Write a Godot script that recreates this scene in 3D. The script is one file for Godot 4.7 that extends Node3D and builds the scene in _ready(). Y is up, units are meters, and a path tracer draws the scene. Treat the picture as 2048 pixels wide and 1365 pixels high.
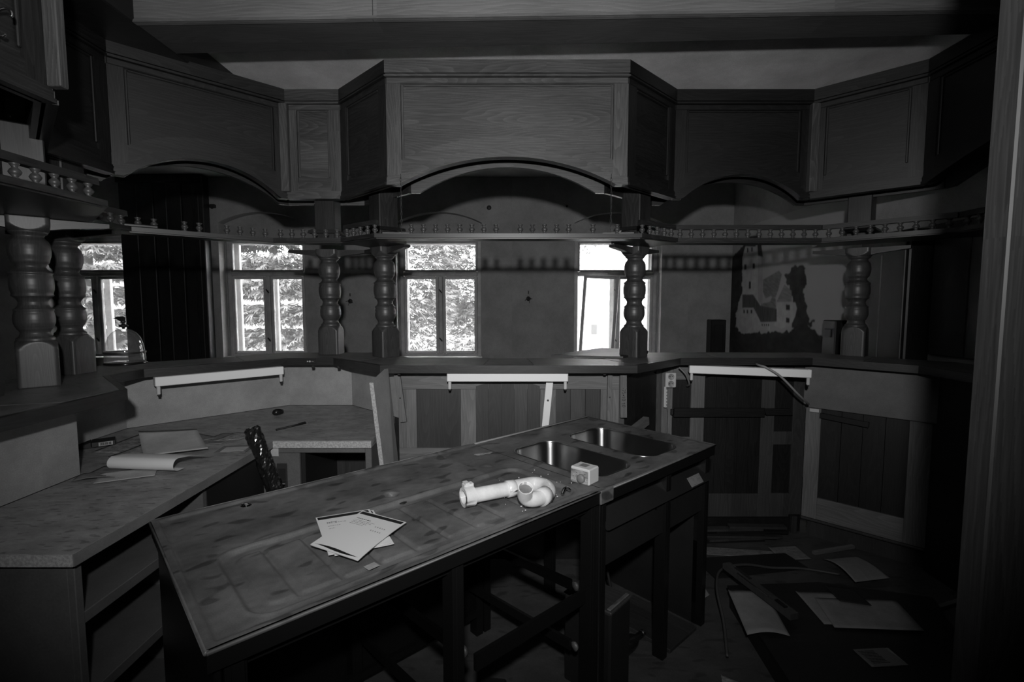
extends Node3D
# An abandoned inn bar seen from behind the counter, lit by a flash above the camera and by its windows.

const EYE := 1.5            # height of the lens above the floor; heights below are given from the floor
var taken := {}
var mats := {}
var noise := FastNoiseLite.new()
var rng := RandomNumberGenerator.new()


func _ready() -> void:
	# camera
	var cam := Camera3D.new()
	cam.name = "camera"
	add_child(cam)
	cam.position = Vector3(0, EYE, 0)
	cam.rotation_degrees = Vector3(-4.5, 0, 0)
	cam.near = 0.05
	cam.far = 200.0
	cam.fov = 2.0 * rad_to_deg(atan(682.5 / 1000.0))
	cam.current = true
	# sky: bright overcast
	var sm := ProceduralSkyMaterial.new()
	sm.sky_top_color = Color(0.80, 0.80, 0.80)
	sm.sky_horizon_color = Color(0.92, 0.92, 0.92)
	sm.ground_horizon_color = Color(0.6, 0.6, 0.6)
	sm.ground_bottom_color = Color(0.35, 0.35, 0.35)
	sm.sky_energy_multiplier = 3.8
	sm.sun_angle_max = 1.0
	var env := Environment.new()
	env.background_mode = Environment.BG_SKY
	env.sky = Sky.new()
	env.sky.sky_material = sm
	env.tonemap_mode = Environment.TONE_MAPPER_LINEAR
	env.tonemap_exposure = 1.0
	env.sdfgi_enabled = true
	env.ssao_enabled = true
	env.ssil_enabled = true
	var we := WorldEnvironment.new()
	we.name = "world_environment"
	we.environment = env
	add_child(we)
	# the photographer's flash, on a bracket above and a little behind the lens
	var fl := SpotLight3D.new()
	fl.name = "camera_flash"
	add_child(fl)
	fl.position = Vector3(0.0, EYE + 0.32, 0.17)
	fl.rotation_degrees = Vector3(3, 2, 0)
	fl.spot_angle = 57.0
	fl.spot_angle_attenuation = 1.0
	fl.spot_range = 30.0
	fl.spot_attenuation = 2.0
	fl.light_energy = 6.1
	fl.light_size = 0.035
	fl.shadow_enabled = true

	noise.seed = 7
	noise.frequency = 1.0
	noise.fractal_type = FastNoiseLite.FRACTAL_NONE
	rng.seed = 11
	make_materials()
	build_room()
	build_windows()
	build_outside()
	build_canopy()
	build_shelf()
	build_pillars()
	build_counter_top()
	build_bar_front()
	build_work_counter()
	build_sink()
	build_lamps()
	build_on_counter()
	build_on_sink()
	build_under_sink()
	build_on_wall()
	build_floor_litter()
	build_near_post()


# ---------------------------------------------------------------- helpers
func g(v: float) -> Color:
	return Color(v, v, v).linear_to_srgb()


func numbered(called: String) -> String:
	if not taken.has(called):
		taken[called] = 0
		return called
	taken[called] += 1
	return "%s_%03d" % [called, taken[called]]


func thing(called: String, label: String, category: String, at := Vector3.ZERO, group := "") -> Node3D:
	var o := Node3D.new()
	o.name = numbered(called)
	add_child(o)
	o.position = at
	tag(o, label, category, group)
	return o


func tag(o: Node, label: String, category: String, group := "") -> void:
	o.set_meta("label", label)
	o.set_meta("category", category)
	if group:
		o.set_meta("group", group)


func part(called: String, st: SurfaceTool, m: Material, parent: Node = self) -> MeshInstance3D:
	var o := MeshInstance3D.new()
	o.name = numbered(called) if parent == self else called
	o.mesh = st.commit()
	o.material_override = m
	parent.add_child(o, true)
	return o


func struct(called: String, st: SurfaceTool, m: Material, label := "") -> MeshInstance3D:
	var o := part(called, st, m, self)
	o.set_meta("kind", "structure")
	if label:
		o.set_meta("label", label)
	return o


func sf(smooth := false) -> SurfaceTool:
	var st := SurfaceTool.new()
	st.begin(Mesh.PRIMITIVE_TRIANGLES)
	st.set_smooth_group(0 if smooth else -1)
	return st


func done(st: SurfaceTool) -> SurfaceTool:
	st.generate_normals()
	return st


func tri(st: SurfaceTool, a: Vector3, b: Vector3, c: Vector3) -> void:   # counter-clockwise as given
	st.add_vertex(a)
	st.add_vertex(c)
	st.add_vertex(b)


func quad(st: SurfaceTool, a: Vector3, b: Vector3, c: Vector3, d: Vector3) -> void:
	tri(st, a, b, c)
	tri(st, a, c, d)


func hexa(st: SurfaceTool, p: Array) -> void:   # y0: (x0,z0) (x1,z0) (x1,z1) (x0,z1), then the same at y1
	quad(st, p[0], p[1], p[2], p[3])
	quad(st, p[4], p[7], p[6], p[5])
	quad(st, p[3], p[2], p[6], p[7])
	quad(st, p[1], p[0], p[4], p[5])
	quad(st, p[2], p[1], p[5], p[6])
	quad(st, p[0], p[3], p[7], p[4])


func bx(st: SurfaceTool, a: Vector3, b: Vector3, bev := 0.0) -> void:   # a box from corner to corner, its edges chamfered
	var lo := Vector3(minf(a.x, b.x), minf(a.y, b.y), minf(a.z, b.z))
	var hi := Vector3(maxf(a.x, b.x), maxf(a.y, b.y), maxf(a.z, b.z))
	if bev <= 0.0:
		hexa(st, [Vector3(lo.x, lo.y, lo.z), Vector3(hi.x, lo.y, lo.z), Vector3(hi.x, lo.y, hi.z), Vector3(lo.x, lo.y, hi.z),
			Vector3(lo.x, hi.y, lo.z), Vector3(hi.x, hi.y, lo.z), Vector3(hi.x, hi.y, hi.z), Vector3(lo.x, hi.y, hi.z)])
		return
	var c := (lo + hi) / 2.0
	var h := (hi - lo) / 2.0
	bev = minf(bev, 0.45 * minf(h.x, minf(h.y, h.z)) * 2.0)
	var s := [-1.0, 1.0]
	for ax in 3:
		var u := (ax + 1) % 3
		var v := (ax + 2) % 3
		for q in s:
			var pts := []
			for k in [[-1.0, -1.0], [1.0, -1.0], [1.0, 1.0], [-1.0, 1.0]]:
				var p := Vector3.ZERO
				p[ax] = q * h[ax]
				p[u] = k[0] * (h[u] - bev)
				p[v] = k[1] * (h[v] - bev)
				pts.append(c + p)
			if q > 0:
				quad(st, pts[0], pts[1], pts[2], pts[3])
			else:
				quad(st, pts[0], pts[3], pts[2], pts[1])
		# the four edges along this axis
		for q in s:
			for r in s:
				var e := []
				for w in [[-1.0, 0], [1.0, 0], [1.0, 1], [-1.0, 1]]:
					var p := Vector3.ZERO
					p[ax] = w[0] * (h[ax] - bev)
					p[u] = q * (h[u] - (bev if w[1] == 1 else 0.0))
					p[v] = r * (h[v] - (0.0 if w[1] == 1 else bev))
					e.append(c + p)
				if q * r > 0:
					quad(st, e[0], e[1], e[2], e[3])
				else:
					quad(st, e[3], e[2], e[1], e[0])
	for q in s:
		for r in s:
			for t in s:
				var p1 := c + Vector3(q * h.x, r * (h.y - bev), t * (h.z - bev))
				var p2 := c + Vector3(q * (h.x - bev), r * h.y, t * (h.z - bev))
				var p3 := c + Vector3(q * (h.x - bev), r * (h.y - bev), t * h.z)
				if q * r * t > 0:
					tri(st, p1, p2, p3)
				else:
					tri(st, p1, p3, p2)


func prism(st: SurfaceTool, poly: PackedVector2Array, z0: float, z1: float, shift := Vector2.ZERO) -> void:   # an outline in x and y, from z0 to z1 (its far end moved by shift)
	var p := poly
	var area := 0.0
	for i in p.size():
		area += p[i].cross(p[(i + 1) % p.size()])
	if area < 0.0:
		p = p.duplicate()
		p.reverse()
	var ix := Geometry2D.triangulate_polygon(p)
	for i in range(0, ix.size(), 3):
		var a := p[ix[i]]
		var b := p[ix[i + 1]]
		var c := p[ix[i + 2]]
		if (b - a).cross(c - a) < 0.0:
			var t := b
			b = c
			c = t
		tri(st, Vector3(a.x, a.y, z1), Vector3(b.x, b.y, z1), Vector3(c.x, c.y, z1))
		a += shift
		b += shift
		c += shift
		tri(st, Vector3(a.x, a.y, z0), Vector3(c.x, c.y, z0), Vector3(b.x, b.y, z0))
	for i in p.size():
		var a := p[i]
		var b := p[(i + 1) % p.size()]
		var a2 := a + shift
		var b2 := b + shift
		quad(st, Vector3(a.x, a.y, z1), Vector3(a2.x, a2.y, z0), Vector3(b2.x, b2.y, z0), Vector3(b.x, b.y, z1))


func slab(st: SurfaceTool, poly: PackedVector2Array, y0: float, y1: float) -> void:   # an outline in x and z, from y0 to y1
	var p := poly
	var area := 0.0
	for i in p.size():
		area += p[i].cross(p[(i + 1) % p.size()])
	if area < 0.0:
		p = p.duplicate()
		p.reverse()
	var ix := Geometry2D.triangulate_polygon(p)
	for i in range(0, ix.size(), 3):
		var a := p[ix[i]]
		var b := p[ix[i + 1]]
		var c := p[ix[i + 2]]
		if (b - a).cross(c - a) < 0.0:
			var t := b
			b = c
			c = t
		tri(st, Vector3(a.x, y1, a.y), Vector3(c.x, y1, c.y), Vector3(b.x, y1, b.y))
		tri(st, Vector3(a.x, y0, a.y), Vector3(b.x, y0, b.y), Vector3(c.x, y0, c.y))
	for i in p.size():
		var a := p[i]
		var b := p[(i + 1) % p.size()]
		quad(st, Vector3(a.x, y0, a.y), Vector3(a.x, y1, a.y), Vector3(b.x, y1, b.y), Vector3(b.x, y0, b.y))


func lathe(st: SurfaceTool, prof: Array, at := Vector3.ZERO, n := 24) -> void:   # [radius, height] pairs, bottom to top
	for i in prof.size() - 1:
		for k in n:
			var a0 := TAU * k / n
			var a1 := TAU * (k + 1) / n
			var p := at + Vector3(cos(a0) * prof[i][0], prof[i][1], sin(a0) * prof[i][0])
			var q := at + Vector3(cos(a1) * prof[i][0], prof[i][1], sin(a1) * prof[i][0])
			var r := at + Vector3(cos(a1) * prof[i + 1][0], prof[i + 1][1], sin(a1) * prof[i + 1][0])
			var s := at + Vector3(cos(a0) * prof[i + 1][0], prof[i + 1][1], sin(a0) * prof[i + 1][0])
			if prof[i][0] > 0.0:
				tri(st, p, r, q)
			if prof[i + 1][0] > 0.0:
				tri(st, p, s, r)


func tube(st: SurfaceTool, path: Array, r: float, n := 10, closed := true) -> void:
	var rings := []
	var side := Vector3.ZERO
	for i in path.size():
		var a: Vector3 = path[maxi(i - 1, 0)]
		var b: Vector3 = path[mini(i + 1, path.size() - 1)]
		var d := (b - a).normalized()
		if side == Vector3.ZERO:
			side = d.cross(Vector3.UP if absf(d.y) < 0.9 else Vector3.RIGHT).normalized()
		side = (side - d * side.dot(d)).normalized()
		var up := side.cross(d)
		var ring := []
		for k in n:
			ring.append(path[i] + (side * cos(TAU * k / n) + up * sin(TAU * k / n)) * r)
		rings.append(ring)
	for i in rings.size() - 1:
		for k in n:
			var k1 := (k + 1) % n
			quad(st, rings[i][k], rings[i + 1][k], rings[i + 1][k1], rings[i][k1])
	if closed:
		for k in range(1, n - 1):
			tri(st, rings[0][0], rings[0][k], rings[0][k + 1])
			var e: Array = rings[-1]
			tri(st, e[0], e[k + 1], e[k])


func curve(pts: Array, steps := 8) -> Array:   # a smooth line through points
	var c := Curve3D.new()
	for i in pts.size():
		var a: Vector3 = pts[maxi(i - 1, 0)]
		var b: Vector3 = pts[mini(i + 1, pts.size() - 1)]
		var t := (b - a) / 6.0
		c.add_point(pts[i], -t, t)
	var out := []
	for i in pts.size() - 1:
		for k in steps:
			out.append(c.sample(i, float(k) / steps))
	out.append(pts[-1])
	return out


func bar(st: SurfaceTool, a: Vector3, b: Vector3, w: float, h: float, up := Vector3.UP) -> void:   # a straight bar of w by h from a to b
	var d := (b - a).normalized()
	var side := d.cross(up).normalized()
	var top := side.cross(d).normalized()
	var s := side * w / 2.0
	var t := top * h / 2.0
	hexa(st, [a - s - t, b - s - t, b + s - t, a + s - t, a - s + t, b - s + t, b + s + t, a + s + t])


func sheet(st: SurfaceTool, a: Vector3, u: Vector3, v: Vector3, bend: Callable, n := 10, m := 8, thick := 0.0012) -> void:   # a paper with thickness; bend(x, y) lifts it
	var up := v.cross(u).normalized()
	if up.y < 0:
		up = -up
	var f := func(i: int, j: int, t: float) -> Vector3:
		var x := float(i) / n
		var y := float(j) / m
		return a + u * x + v * y + up * (float(bend.call(x, y)) + t)
	for i in n:
		for j in m:
			quad(st, f.call(i, j, thick), f.call(i, j + 1, thick), f.call(i + 1, j + 1, thick), f.call(i + 1, j, thick))
			quad(st, f.call(i, j, 0.0), f.call(i + 1, j, 0.0), f.call(i + 1, j + 1, 0.0), f.call(i, j + 1, 0.0))
	for i in n:
		quad(st, f.call(i, 0, 0.0), f.call(i, 0, thick), f.call(i + 1, 0, thick), f.call(i + 1, 0, 0.0))
		quad(st, f.call(i, m, 0.0), f.call(i + 1, m, 0.0), f.call(i + 1, m, thick), f.call(i, m, thick))
	for j in m:
		quad(st, f.call(0, j, 0.0), f.call(0, j + 1, 0.0), f.call(0, j + 1, thick), f.call(0, j, thick))
		quad(st, f.call(n, j, 0.0), f.call(n, j, thick), f.call(n, j + 1, thick), f.call(n, j + 1, 0.0))


# plan lines: corner points (x, z), left to right; offsets go outward, away from the camera
func outward(p: Array, i: int) -> Vector2:
	var d: Vector2 = (p[i + 1] - p[i]).normalized()
	return Vector2(d.y, -d.x)


func offset_line(p: Array, o: float) -> Array:
	var out := []
	for i in p.size():
		if i == 0:
			out.append(p[0] + outward(p, 0) * o)
		elif i == p.size() - 1:
			out.append(p[i] + outward(p, i - 1) * o)
		else:
			var n := (outward(p, i - 1) + outward(p, i)).normalized()
			out.append(p[i] + n * o / n.dot(outward(p, i)))
	return out


func bay(p: Array, i: int, called: String, parent: Node, y := 0.0) -> Node3D:   # a frame whose x runs along the segment and whose z points to the room's inside
	var o := Node3D.new()
	o.name = called
	parent.add_child(o, true)
	var d: Vector2 = (p[i + 1] - p[i]).normalized()
	o.transform = Transform3D(Basis(Vector3(d.x, 0, d.y), Vector3.UP, Vector3(-d.y, 0, d.x)), Vector3(p[i].x, y, p[i].y))
	return o


func ends(p: Array, i: int, o: float) -> Vector2:   # where the mitres cut the segment at that offset: local x of both ends
	var q := offset_line(p, o)
	var d: Vector2 = (p[i + 1] - p[i]).normalized()
	return Vector2((q[i] - p[i]).dot(d), (q[i + 1] - p[i]).dot(d))


func mitred(st: SurfaceTool, p: Array, i: int, o0: float, o1: float, y0: float, y1: float) -> void:   # a board between two offsets (o0 nearer the camera), mitred at its ends
	var a := ends(p, i, o0)
	var b := ends(p, i, o1)
	hexa(st, [Vector3(b.x, y0, -o1), Vector3(b.y, y0, -o1), Vector3(a.y, y0, -o0), Vector3(a.x, y0, -o0),
		Vector3(b.x, y1, -o1), Vector3(b.y, y1, -o1), Vector3(a.y, y1, -o0), Vector3(a.x, y1, -o0)])


# ---------------------------------------------------------------- materials
func grain(sd: int, rings: float, contrast: float, w := 1024, h := 1024) -> Image:   # glued planks with the grain along u; the picture spans 2 m
	noise.seed = sd
	var data := PackedByteArray()
	data.resize(w * h * 3)
	var k := 0
	for y in h:
		var v := 2.0 * y / h
		var strip := floorf(v / 0.1667)
		var c := strip * 0.1667 + 0.083 + 0.06 * sin(strip * 5.3 + sd)
		var tone := 0.05 * sin(strip * 2.7 + sd)
		for x in w:
			var u := 2.0 * x / w
			var depth := 0.045 + 0.05 * noise.get_noise_2d(u * 1.1 + strip * 17.0, strip * 3.1)
			var dv := v - c + 0.012 * noise.get_noise_2d(u * 2.0, v * 3.0 + strip * 9.0)
			var r := sqrt(dv * dv + depth * depth) * rings + 0.5 * noise.get_noise_2d(u * 3.0 + 40.0, v * 20.0)
			r -= floorf(r)
			var f := noise.get_noise_2d(u * 7.0 + 90.0, v * 380.0)
			var l := 0.74 + tone + contrast * (r * r - 0.33) + contrast * 0.8 * f + 0.06 * noise.get_noise_2d(u * 1.7 + 7.0, v * 6.0)
			var q := clampi(int(l * 255.0), 0, 255)
			data[k] = q
			data[k + 1] = q
			data[k + 2] = q
			k += 3
	return Image.create_from_data(w, h, false, Image.FORMAT_RGB8, data)


func blotch(sd: int, fx: float, fy: float, mean: float, amp: float, spots: float, w := 512) -> Image:
	noise.seed = sd
	var data := PackedByteArray()
	data.resize(w * w * 3)
	var k := 0
	for y in w:
		var v := float(y) / w
		for x in w:
			var u := float(x) / w
			var n := noise.get_noise_2d(u * fx, v * fy) * 0.5 + noise.get_noise_2d(u * fx * 2.7 + 9.0, v * fy * 2.7) * 0.3 + noise.get_noise_2d(u * fx * 9.0 + 5.0, v * fy * 9.0) * 0.2
			var l := mean + amp * n
			var s := noise.get_noise_2d(u * fx * 3.0 + 60.0, v * fy * 5.0)
			if s > 0.52:
				l -= spots * minf(1.0, (s - 0.52) * 6.0)
			l += 0.05 * noise.get_noise_2d(u * 220.0, v * 220.0)
			var c := clampi(int(l * 255.0), 0, 255)
			data[k] = c
			data[k + 1] = c
			data[k + 2] = c
			k += 3
	return Image.create_from_data(w, w, false, Image.FORMAT_RGB8, data)


func mat(called: String, lin: float, rough: float, tex: Texture2D = null, scale := Vector3.ONE, mean := 1.0, off := Vector3.ZERO) -> StandardMaterial3D:
	var m := StandardMaterial3D.new()
	m.resource_name = called
	m.albedo_color = g(minf(lin / mean, 1.0))
	m.roughness = rough
	if tex:
		m.albedo_texture = tex
		m.uv1_triplanar = true
		m.uv1_scale = scale
		m.uv1_offset = off
	mats[called] = m
	return m


func make_materials() -> void:
	var oak_h := grain(3, 85.0, 0.15)
	var oak_v: Image = oak_h.duplicate()
	oak_v.rotate_90(CLOCKWISE)
	var pine_h := grain(21, 70.0, 0.09)
	var pine_v: Image = pine_h.duplicate()
	pine_v.rotate_90(CLOCKWISE)
	var th := ImageTexture.create_from_image(oak_h)
	var tv := ImageTexture.create_from_image(oak_v)
	var ph := ImageTexture.create_from_image(pine_h)
	var pv := ImageTexture.create_from_image(pine_v)
	var half := Vector3(0.5, 0.5, 0.5)
	for k in 3:
		var off := Vector3(0.31 + 0.27 * k, 0.12 + 0.31 * k, 0.43 + 0.21 * k)
		mat("oak_h%d" % k, 0.018, 0.42, th, half, 0.5, off)
		mat("oak_v%d" % k, 0.020, 0.42, tv, half, 0.5, off)
		mat("light_h%d" % k, 0.062, 0.42, th, half, 0.5, off)
		mat("light_v%d" % k, 0.062, 0.42, tv, half, 0.5, off)
		mat("dark_h%d" % k, 0.0085, 0.45, th, half, 0.5, off)
		mat("dark_v%d" % k, 0.010, 0.45, tv, half, 0.5, off)
		mat("pine_h%d" % k, 0.13, 0.6, ph, half, 0.52, off)
		mat("pine_v%d" % k, 0.13, 0.6, pv, half, 0.52, off)
		mat("board_v%d" % k, 0.027 + 0.006 * k, 0.55, pv, half, 0.52, off)
	mat("pillar", 0.040, 0.42, tv, Vector3(1.1, 0.6, 1.1), 0.5, Vector3(0.2, 0.1, 0.3))
	mat("black_wood", 0.009, 0.4, tv, half, 0.5, Vector3(0.2, 0.5, 0.1))
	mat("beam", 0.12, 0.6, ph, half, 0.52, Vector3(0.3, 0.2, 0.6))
	mat("beam_shaded", 0.05, 0.7, ph, half, 0.52, Vector3(0.3, 0.2, 0.6))  # darker copy of the beam wood, the shade of the underside in its colour
	mat("beam_v", 0.06, 0.6, pv, half, 0.52, Vector3(0.3, 0.2, 0.6))
	mat("post", 0.018, 0.6, tv, half, 0.5, Vector3(0.6, 0.2, 0.4))
	var dirt := ImageTexture.create_from_image(blotch(5, 4.0, 4.0, 0.84, 0.10, 0.0))
	var wear := ImageTexture.create_from_image(blotch(9, 5.0, 9.0, 0.80, 0.14, 0.16))
	mat("plaster", 0.25, 0.95, dirt, half, 0.68)
	mat("ceiling", 0.50, 0.95, dirt, half, 0.68)
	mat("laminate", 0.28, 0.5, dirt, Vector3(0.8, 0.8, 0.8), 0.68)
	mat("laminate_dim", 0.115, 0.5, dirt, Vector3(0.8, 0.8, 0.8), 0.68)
	mat("laminate_grey", 0.155, 0.45, dirt, Vector3(0.9, 0.9, 0.9), 0.68)
	mat("worktop", 0.25, 0.5, wear, Vector3(1.3, 1.3, 1.3), 0.62)
	mat("chipboard", 0.34, 0.9, ImageTexture.create_from_image(blotch(33, 40.0, 40.0, 0.74, 0.18, 0.1)), Vector3(2, 2, 2), 0.5)
	mat("tile", 0.10, 0.5, wear, Vector3(0.9, 0.9, 0.9), 0.62, Vector3(0.1, 0.4, 0.7))
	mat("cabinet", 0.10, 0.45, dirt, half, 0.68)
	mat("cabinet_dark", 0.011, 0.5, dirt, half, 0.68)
	mat("floor", 0.05, 0.7, wear, half, 0.62)
	mat("white_lamp", 0.82, 0.4)
	mat("white_plastic", 0.50, 0.45)
	mat("pipe", 0.62, 0.35, dirt, Vector3(3, 3, 3), 0.70)
	mat("grey_plastic", 0.25, 0.5)
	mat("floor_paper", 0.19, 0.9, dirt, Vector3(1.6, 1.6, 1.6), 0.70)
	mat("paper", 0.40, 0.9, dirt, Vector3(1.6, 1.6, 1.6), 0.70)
	mat("paper_bright", 0.62, 0.8)
	mat("paper_dim", 0.24, 0.9, ImageTexture.create_from_image(blotch(71, 6.0, 14.0, 0.78, 0.3, 0.35)), Vector3(3, 3, 3), 0.6)
	mat("paper_grey", 0.15, 0.9, wear, Vector3(2.5, 2.5, 2.5), 0.62)
	mat("ink", 0.012, 0.6)
	mat("ink_grey", 0.06, 0.7)
	mat("black", 0.012, 0.5)
	mat("black_film", 0.010, 0.16)
	mat("dark_metal", 0.03, 0.35)
	mat("wire", 0.05, 0.5)
	mat("cable_grey", 0.16, 0.5)
	mat("white_paint", 0.62, 0.5, dirt, Vector3(1.5, 1.5, 1.5), 0.68)
	mat("frame_paint", 0.34, 0.55, dirt, Vector3(1.5, 1.5, 1.5), 0.68)
	mat("grey_card", 0.09, 0.8)
	mat("steel_edge", 0.30, 0.4)  # paler than the sheet: highlight along the back edge put into the colour
	mat("sill", 0.5, 0.7)
	var st := mat("steel", 0.11, 0.5, ImageTexture.create_from_image(blotch(15, 3.0, 4.0, 0.77, 0.24, 0.22, 1024)), Vector3(1.0, 1.0, 1.0), 0.56)
	st.metallic = 0.15
	var sb := mat("steel_bright", 0.42, 0.28)
	sb.metallic = 1.0
	var ba := mat("steel_basin", 0.32, 0.36)
	ba.metallic = 1.0
	ba.anisotropy_enabled = true
	ba.anisotropy = -0.9
	var sd := mat("steel_dark", 0.03, 0.35)
	sd.metallic = 0.8
	var ch := mat("chrome", 0.5, 0.06)
	ch.metallic = 1.0
	var gl := StandardMaterial3D.new()
	gl.resource_name = "window_glass"
	gl.albedo_color = Color(0.9, 0.9, 0.9, 0.06)
	gl.roughness = 0.02
	gl.transparency = BaseMaterial3D.TRANSPARENCY_ALPHA
	mats["glass"] = gl
	for k in 4:
		var lf := mat("leaf%d" % k, 0.10 + 0.055 * k, 0.8)
		lf.backlight_enabled = true
		lf.backlight = g(0.05)
		lf.cull_mode = BaseMaterial3D.CULL_DISABLED
	mat("bark", 0.12, 0.9)
	mat("grass", 0.35, 0.9, dirt, half, 0.68)
	mat("render_white", 0.75, 0.9, dirt, half, 0.68)
	mat("roof_tile", 0.42, 0.8)
	mat("pane_far", 0.12, 0.2)


# ---------------------------------------------------------------- the room
const OPEN := [[-5.30, -4.33], [-3.306, -2.34], [-1.312, -0.341], [0.704, 1.693]]
const SILL := 0.855
const SPRING := 2.385
const CROWN := 2.504
const CEIL := 2.89


func arch_y(x: float, x0: float, x1: float) -> float:
	var h := (x1 - x0) / 2.0
	var rise := CROWN - SPRING
	var r := (h * h + rise * rise) / (2.0 * rise)
	var d := x - (x0 + x1) / 2.0
	return CROWN - r + sqrt(maxf(r * r - d * d, 0.0))


func build_room() -> void:
	var st := sf()
	bx(st, Vector3(-6.4, -0.2, -6.02), Vector3(2.7, 0.0, 1.8))
	struct("floor", done(st), mats["floor"])
	st = sf()
	bx(st, Vector3(-6.4, CEIL, -6.02), Vector3(2.7, CEIL + 0.2, 1.8))
	struct("ceiling", done(st), mats["ceiling"])
	# back wall: a front leaf with arched niches and a rear leaf with the window openings
	st = sf()
	var x := -6.2
	for o in OPEN:
		bx(st, Vector3(x, 0, -5.82), Vector3(o[0], CEIL, -5.7))
		bx(st, Vector3(o[0], 0, -5.82), Vector3(o[1], SILL, -5.7))
		var poly := PackedVector2Array([Vector2(o[1], CEIL), Vector2(o[0], CEIL)])
		for k in 25:
			var xx: float = lerpf(o[0], o[1], k / 24.0)
			poly.append(Vector2(xx, arch_y(xx, o[0], o[1])))
		prism(st, poly, -5.82, -5.7)
		x = o[1]
	bx(st, Vector3(x, 0, -5.82), Vector3(2.49, CEIL, -5.7))
	x = -6.2
	for o in OPEN:
		bx(st, Vector3(x, 0, -6.02), Vector3(o[0] + 0.015, CEIL, -5.82))
		bx(st, Vector3(o[0] + 0.015, 0, -6.02), Vector3(o[1] - 0.015, SILL, -5.82))
		bx(st, Vector3(o[0] + 0.015, 2.23, -6.02), Vector3(o[1] - 0.015, CEIL, -5.82))
		x = o[1] - 0.015
	bx(st, Vector3(x, 0, -6.02), Vector3(2.49, CEIL, -5.82))
	struct("wall_back", done(st), mats["plaster"])
	st = sf()
	bx(st, Vector3(2.49, 0, -6.02), Vector3(2.7, CEIL, 1.8))
	struct("wall_right", done(st), mats["plaster"])
	st = sf()
	bx(st, Vector3(-6.4, 0, -6.02), Vector3(-6.2, CEIL, 1.8))
	struct("wall_left", done(st), mats["plaster"])
	st = sf()
	bx(st, Vector3(-6.2, 0, 1.6), Vector3(2.49, CEIL, 1.8))
	struct("wall_front", done(st), mats["plaster"])
	# the boxed beams under the ceiling
	var y := EYE + 1.25
	var t := thing("ceiling_beam", "boxed wooden ceiling beam running across the room above the bar canopy", "beam")
	for s in [[-1.70, -0.62], [-0.617, 2.485]]:
		st = sf()
		var za: float = lerpf(-2.355, -2.25, (s[0] + 1.7) / 4.19)
		var zb: float = lerpf(-2.355, -2.25, (s[1] + 1.7) / 4.19)
		hexa(st, [Vector3(s[0], y, za - 0.02), Vector3(s[1], y, zb - 0.02), Vector3(s[1], y, zb), Vector3(s[0], y, za),
			Vector3(s[0], CEIL, za - 0.02), Vector3(s[1], CEIL, zb - 0.02), Vector3(s[1], CEIL, zb), Vector3(s[0], CEIL, za)])
		part("face_board", done(st), mats["beam"], t)
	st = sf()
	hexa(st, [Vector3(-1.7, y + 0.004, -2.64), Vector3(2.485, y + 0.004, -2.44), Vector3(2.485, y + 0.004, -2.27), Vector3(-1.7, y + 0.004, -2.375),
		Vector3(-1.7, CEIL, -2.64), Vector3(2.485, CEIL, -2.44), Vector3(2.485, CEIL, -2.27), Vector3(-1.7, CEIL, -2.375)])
	part("core", done(st), mats["beam_shaded"], t)
	st = sf()
	hexa(st, [Vector3(-1.7, y, -2.353), Vector3(2.485, y, -2.248), Vector3(2.485, y, -2.238), Vector3(-1.7, y, -2.343),
		Vector3(-1.7, y + 0.016, -2.353), Vector3(2.485, y + 0.016, -2.248), Vector3(2.485, y + 0.016, -2.244), Vector3(-1.7, y + 0.016, -2.349)])
	part("edge_moulding", done(st), mats["beam"], t)
	t = thing("ceiling_beam", "dark boxed ceiling beam running lengthways over the left end of the bar canopy", "beam")
	st = sf()
	bx(st, Vector3(-2.05, y, -5.68), Vector3(-1.70, CEIL, 0.6), 0.006)
	part("core", done(st), mats["dark_h0"], t)
	# a dark panelled screen between the first and the second window
	t = thing("panelled_screen", "tall black wooden screen of upright boards between the two left windows", "screen")
	var xs := [-4.33, -4.13, -3.94, -3.80, -3.63, -3.50]
	for k in 5:
		st = sf()
		bx(st, Vector3(xs[k] + 0.004, 0, -5.66), Vector3(xs[k + 1] - 0.004, 2.80, -5.60 + 0.012 * (k % 2)), 0.006)
		part("board", done(st), mats["black_wood"], t)
	st = sf()
	bx(st, Vector3(-3.50, 0, -5.69), Vector3(-3.38, 2.80, -5.57), 0.008)
	bx(st, Vector3(-3.47, 0, -5.57), Vector3(-3.42, 2.80, -5.55), 0.006)
	part("edge_post", done(st), mats["dark_v1"], t)
	st = sf()
	bx(st, Vector3(-4.33, 2.80, -5.69), Vector3(-3.38, 2.885, -5.56), 0.008)
	part("top_rail", done(st), mats["black_wood"], t)
	# black boards added for the shade on the right wall, and a dark cupboard
	t = thing("darkening_boards", "upright black boards added to darken the right wall above the end of the counter", "boarding")
	for k in 6:
		st = sf()
		bx(st, Vector3(2.470, 1.19, -2.96 + 0.24 * k), Vector3(2.488, 1.95, -2.723 + 0.24 * k), 0.004)
		part("board", done(st), mats["black_wood"], t)
	t = thing("wall_cupboard", "tall black wooden cupboard against the right wall behind the last bar pillar", "cupboard")
	st = sf()
	bx(st, Vector3(2.34, 0, -3.37), Vector3(2.488, 1.93, -2.97), 0.008)
	part("body", done(st), mats["black_wood"], t)
	for k in 2:
		st = sf()
		bx(st, Vector3(2.322, 0.1, -3.36 + 0.19 * k), Vector3(2.339, 1.9, -3.172 + 0.19 * k), 0.004)
		part("door", done(st), mats["black_wood"], t)


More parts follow.
